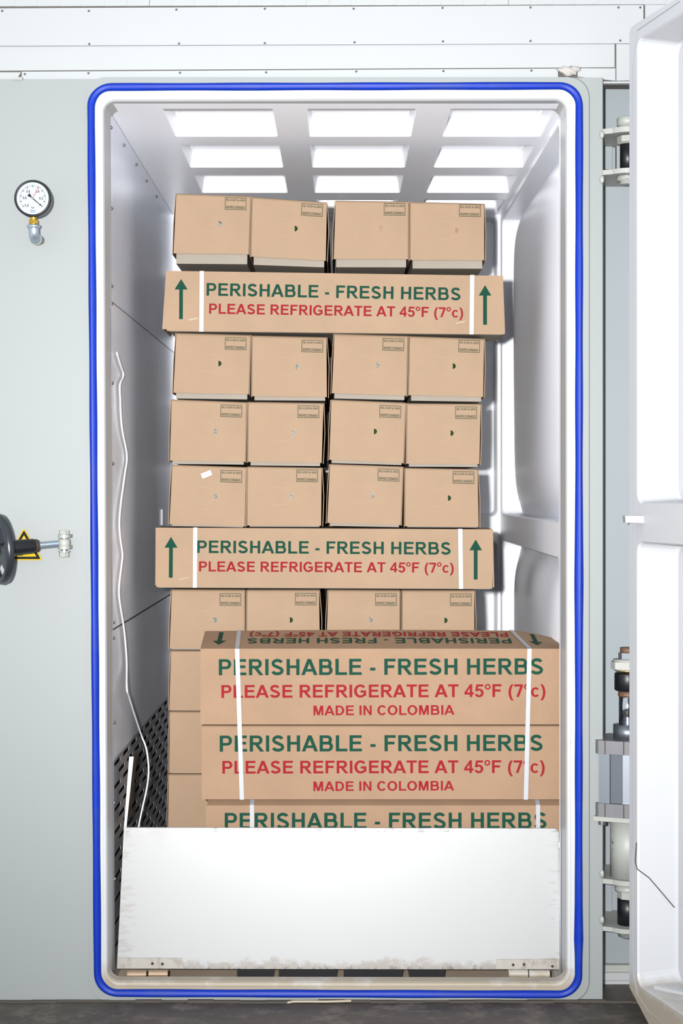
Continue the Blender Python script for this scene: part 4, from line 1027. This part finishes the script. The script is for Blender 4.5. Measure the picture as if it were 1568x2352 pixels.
b = BM(); cyl(b, (pv.x, yl, PZ(1279, yl)), (pv.x, yl, PZ(1268.5, yl)), 0.0138, n=6, ang=0.3); cyl(b, (pv.x, yl, PZ(1268, yl)), (pv.x, yl, PZ(1265.5, yl)), 0.016, n=18); obj('nut', b, 'lug', hw)

# warning triangle
ws = thing('warning_sign', P(55, 1286, -0.001), 'yellow triangular warning sticker behind the black handwheel', 'sign')
def tri(cx, cy, r, n=4, rr=3.0):
    out = []
    for k in range(3):
        a = math.radians(-90 + 120 * k); p = Vector((cx + r * math.cos(a), cy + r * math.sin(a)))
        for j in range(-n, n + 1):
            t = a + math.radians(60 * j / n); q = Vector((cx + (r - 2 * rr) * math.cos(a), cy + (r - 2 * rr) * math.sin(a))); out.append((q.x + rr * math.cos(t), q.y + rr * math.sin(t)))
    return out
def tplate(name, loops, m, Y, th):
    b = BM(); fill(b, [[P(x, y, Y) for x, y in l] for l in loops]); 
    for l in loops: loft(b, [[P(x, y, Y) for x, y in l], [P(x, y, Y) + Vector((0, th, 0)) for x, y in l]])
    return obj(name, b, m, ws)
tplate('backing', [tri(55, 1262, 50, rr=3.5)], 'yellow', -0.0018, 0.0018)
tplate('border', [tri(55, 1262, 44.5, rr=2.0), tri(55, 1262, 33, rr=0.8)], 'dialink', -0.0022, 0.0004)
b = BM(); polys2(b, [R_(40, 1268, 72, 1272), [(52, 1246), (58, 1246), (66, 1266), (44, 1266)], R_(36, 1274, 52, 1276)], lambda x, y: P(x, y, -0.0022)); obj('pictogram', b, 'dialink', ws)

# ================================================================== DOOR HINGES AND LIFT CYLINDER
yh = 0.03; hx = PX(1441, yh)
def zc(py, Y=yh): return PZ(py, Y)
def lugplate(b, z0, z1, r=0.062, y0=0.19):
    n = 14; top = []; 
    xw = PX(1384, 0.0)
    pts = [(xw, 0.05), (xw, 0.004)] + [(hx + r * math.cos(math.radians(a)), yh + r * math.sin(math.radians(a))) for a in [218 + (340 - 218) * k / n for k in range(n + 1)]] + [(hx + r, y0 - 0.01), (xw, y0 - 0.01)]
    lo = [b.verts.new((x, y, z0)) for x, y in pts]; hi = [b.verts.new((x, y, z1)) for x, y in pts]
    b.faces.new(lo[::-1]); b.faces.new(hi)
    for i in range(len(pts)): j = (i + 1) % len(pts); b.faces.new((lo[i], lo[j], hi[j], hi[i]))
def armplate(b, z0, z1):
    pts = [(hx - 0.030, yh - 0.005), (hx - 0.022, yh - 0.03), (hx + 0.02, yh - 0.048), (hx + 0.06, yh - 0.035), (hx + 0.06, yh + 0.03), (hx, yh + 0.032), (hx - 0.024, yh + 0.018)]
    lo = [b.verts.new((x, y, z0)) for x, y in pts]; hi = [b.verts.new((x, y, z1)) for x, y in pts]
    b.faces.new(lo[::-1]); b.faces.new(hi)
    for i in range(len(pts)): j = (i + 1) % len(pts); b.faces.new((lo[i], lo[j], hi[j], hi[i]))
h1 = thing('door_hinge', (hx, yh, zc(427)), 'upper door hinge with black sleeve between two grey lugs', 'hinge', 'hinges of the chamber door')
for za, zb_ in ((313, 301), (406, 395)):
    b = BM(); lugplate(b, zc(za), zc(zb_)); obj('lug', b, 'lug', h1)
b = BM(); armplate(b, zc(330), zc(316)); obj('door_arm', b, 'lug', h1)
b = BM(); lathe(b, (hx, yh, zc(300)), (0, 0, 1), [(0, 0.024), (0.012, 0.026), (0.013, 0.030), (0.033, 0.030), (0.035, 0.027)], 26); obj('cap', b, 'lug', h1, True)
b = BM(); cyl(b, (hx, yh, zc(396)), (hx, yh, zc(326)), 0.0215, n=26); obj('sleeve', b, 'black', h1, True, label='black plastic sleeve')
b = BM(); lathe(b, (hx, yh, zc(332)), (0, 0, 1), [(0, 0.028), (0.004, 0.031), (0.008, 0.031)], 26); obj('washer', b, 'grime', h1, True)
b = BM(); lathe(b, (hx, yh, zc(406)), (0, 0, -1), [(0, 0.031), (0.012, 0.031), (0.013, 0.022), (0.020, 0.022), (0.022, 0.018)], 26); obj('collar', b, 'lug', h1, True)
b = BM(); cyl(b, (hx - 0.008, yh - 0.033, zc(411)), (hx - 0.007, yh - 0.026, zc(411)), 0.0045, n=12); obj('set_screw', b, 'screw', h1)

h2 = thing('door_hinge', (hx, yh, zc(2156)), 'lower door hinge with black sleeve, under the white tube', 'hinge', 'hinges of the chamber door')
for za, zb_ in ((2024, 2013), (2132, 2122)):
    b = BM(); lugplate(b, zc(za), zc(zb_)); obj('lug', b, 'lug', h2)
b = BM(); armplate(b, zc(2060), zc(2044)); obj('door_arm', b, 'lug', h2)
b = BM(); lathe(b, (hx, yh, zc(2046)), (0, 0, 1), [(0, 0.035), (0.008, 0.037), (0.02, 0.03)], 26); obj('washer', b, 'grime', h2, True)
b = BM(); cyl(b, (hx, yh, zc(2123)), (hx, yh, zc(2058)), 0.0285, n=26); obj('sleeve', b, 'black', h2, True, label='black plastic sleeve')
b = BM(); lathe(b, (hx, yh, zc(2132)), (0, 0, -1), [(0, 0.034), (0.01, 0.034), (0.011, 0.028), (0.022, 0.026)], 26); obj('collar', b, 'lug', h2, True)
b = BM(); cyl(b, (hx - 0.008, yh - 0.038, zc(2142)), (hx - 0.007, yh - 0.03, zc(2142)), 0.0055, n=12); obj('set_screw', b, 'screw', h2)

RC = Matrix.Rotation(math.radians(-22), 2)
def cpt(x, y, z): v = RC @ Vector((x, y)); return (hx + v.x, yh + v.y, z)
SQ = 0.075
for hh, pys in ((h1, (309, 412)), (h2, (2007, 2113))):
    for py in pys:
        b = BM(); bmesh.ops.create_icosphere(b, subdivisions=2, radius=0.007, matrix=Matrix.Translation(P(1382, py, 0.0)) @ Matrix.Diagonal((1, 0.8, 1.7, 1))); obj('weld', b, 'lug', hh, True)
lc = thing('lift_cylinder', (hx, yh, zc(2013)), 'silver pneumatic cylinder standing on a white tube between the door hinges', 'cylinder')
b = BM(); cyl(b, (hx, yh, zc(2013) + 0.001), (hx, yh, zc(1884)), 0.0485, n=32); obj('support_tube', b, 'grime', lc, True, label='grey tube with flaking paint')
b = BM(); hexa(b, [cpt(x_, y_, z_) for z_ in (zc(1878), zc(1868)) for x_, y_ in ((-0.078, -0.078), (0.078, -0.078), (0.078, 0.085), (-0.078, 0.085))]); obj('base_plate', b, 'lug', lc)
def cap_bm(z0, z1):
    b = BM(); q = rquad([(-SQ, SQ), (SQ, SQ), (SQ, -SQ), (-SQ, -SQ)], 0.010, 3)
    loft(b, [[cpt(x, y, z0) for x, y in q], [cpt(x, y, z1) for x, y in q]], True); b.faces.new([b.verts.new(cpt(x, y, z0)) for x, y in q]); return b
obj('end_cap', cap_bm(zc(1868), zc(1838)), 'cast', lc); obj('end_cap', cap_bm(zc(1725), zc(1695)), 'cast', lc)
for z0, z1 in ((1868, 1838), (1725, 1695)):
    for dx in (-0.048, 0.004):
        b = BM(); hexa(b, [cpt(dx + a_, -SQ + c_, z_) for c_, z_, a_ in ((-0.001, zc(z0), 0), (-0.001, zc(z0), 0.003), (-0.001, zc(z1), 0.003), (-0.001, zc(z1), 0), (0.001, zc(z0), 0), (0.001, zc(z0), 0.003), (0.001, zc(z1), 0.003), (0.001, zc(z1), 0))]); obj('groove', b, 'dirtline', lc)
b = BM(); q = []
for k in range(4):
    c, s2 = math.cos(k * math.pi / 2), math.sin(k * math.pi / 2)
    for x, y in ((-0.066, -0.066), (-0.036, -0.066), (-0.034, -0.058), (0.0, -0.062), (0.034, -0.058), (0.036, -0.066)): q.append((x * c - y * s2, x * s2 + y * c))
loft(b, [[cpt(x, y, zc(1839)) for x, y in q], [cpt(x, y, zc(1724)) for x, y in q]]); obj('barrel', b, 'alu', lc, label='bright aluminium barrel')
b = BM(); cyl(b, (hx, yh, zc(1698)), (hx, yh, zc(1664)), 0.040, n=30); obj('neck', b, 'alu', lc, True)
b = BM(); cyl(b, (hx, yh, zc(1666)), (hx, yh, zc(1584)), 0.0245, n=28); obj('piston_rod', b, 'chrome', lc, True, label='chrome piston rod')
b = BM(); lathe(b, (hx, yh, zc(1599)), (0, 0, 1), [(0, 0.026), (0.004, 0.0275), (0.015, 0.025)], 24); obj('rod_collar', b, 'wood', lc, True)
b = BM(); lathe(b, (hx, yh, zc(1586)), (0, 0, 1), [(0, 0.033), (0.003, 0.0365), (0.046, 0.0365), (0.05, 0.034)], 28); obj('buffer', b, 'black', lc, True, label='black rubber buffer')
b = BM(); lathe(b, (hx, yh, zc(1541)), (0, 0, 1), [(0, 0.0355), (0.003, 0.0355)], 28); obj('ring', b, 'brass', lc, True)
b = BM(); lathe(b, (hx, yh, zc(1539)), (0, 0, 1), [(0, 0.037), (0.008, 0.039)], 28); obj('washer', b, 'lug', lc, True)
b = BM(); armplate(b, zc(1535), zc(1519))
for v in b.verts:
    if v.co.x < hx: v.co.x -= 0.018
obj('door_arm', b, 'lug', lc)
b = BM(); lathe(b, (hx, yh, zc(1519)), (0, 0, 1), [(0, 0.042), (0.006, 0.040)], 28); obj('washer', b, 'lug', lc, True)
b = BM(); cyl(b, (hx, yh, zc(1513)), (hx, yh, zc(1499)), 0.026, n=6, ang=0.2); obj('nut', b, 'chrome', lc)
b = BM(); cyl(b, (hx, yh, zc(1500)), (hx, yh, zc(1487)), 0.0215, n=20); obj('rod_tip', b, 'wood', lc, True, label='rusty threaded rod tip')
for dx in (-0.058, 0.045):
    b = BM(); cyl(b, cpt(dx, -0.06, zc(1888)), cpt(dx, -0.06, zc(1878)), 0.0105, n=14); obj('cap_bolt', b, 'screw', lc)

b = BM(); tube(b, [(PX(660, -0.02), -0.030, 0.006), (PX(672, -0.02), -0.024, 0.007), (PX(700, -0.02), -0.020, 0.006), (PX(750, -0.02), -0.021, 0.006), (PX(806, -0.02), -0.018, 0.007)], 0.003, 6)
o = obj('plastic_strip', b, 'slit'); tag(o, 'thin cream strip lying on the floor against the steel front', 'strip')
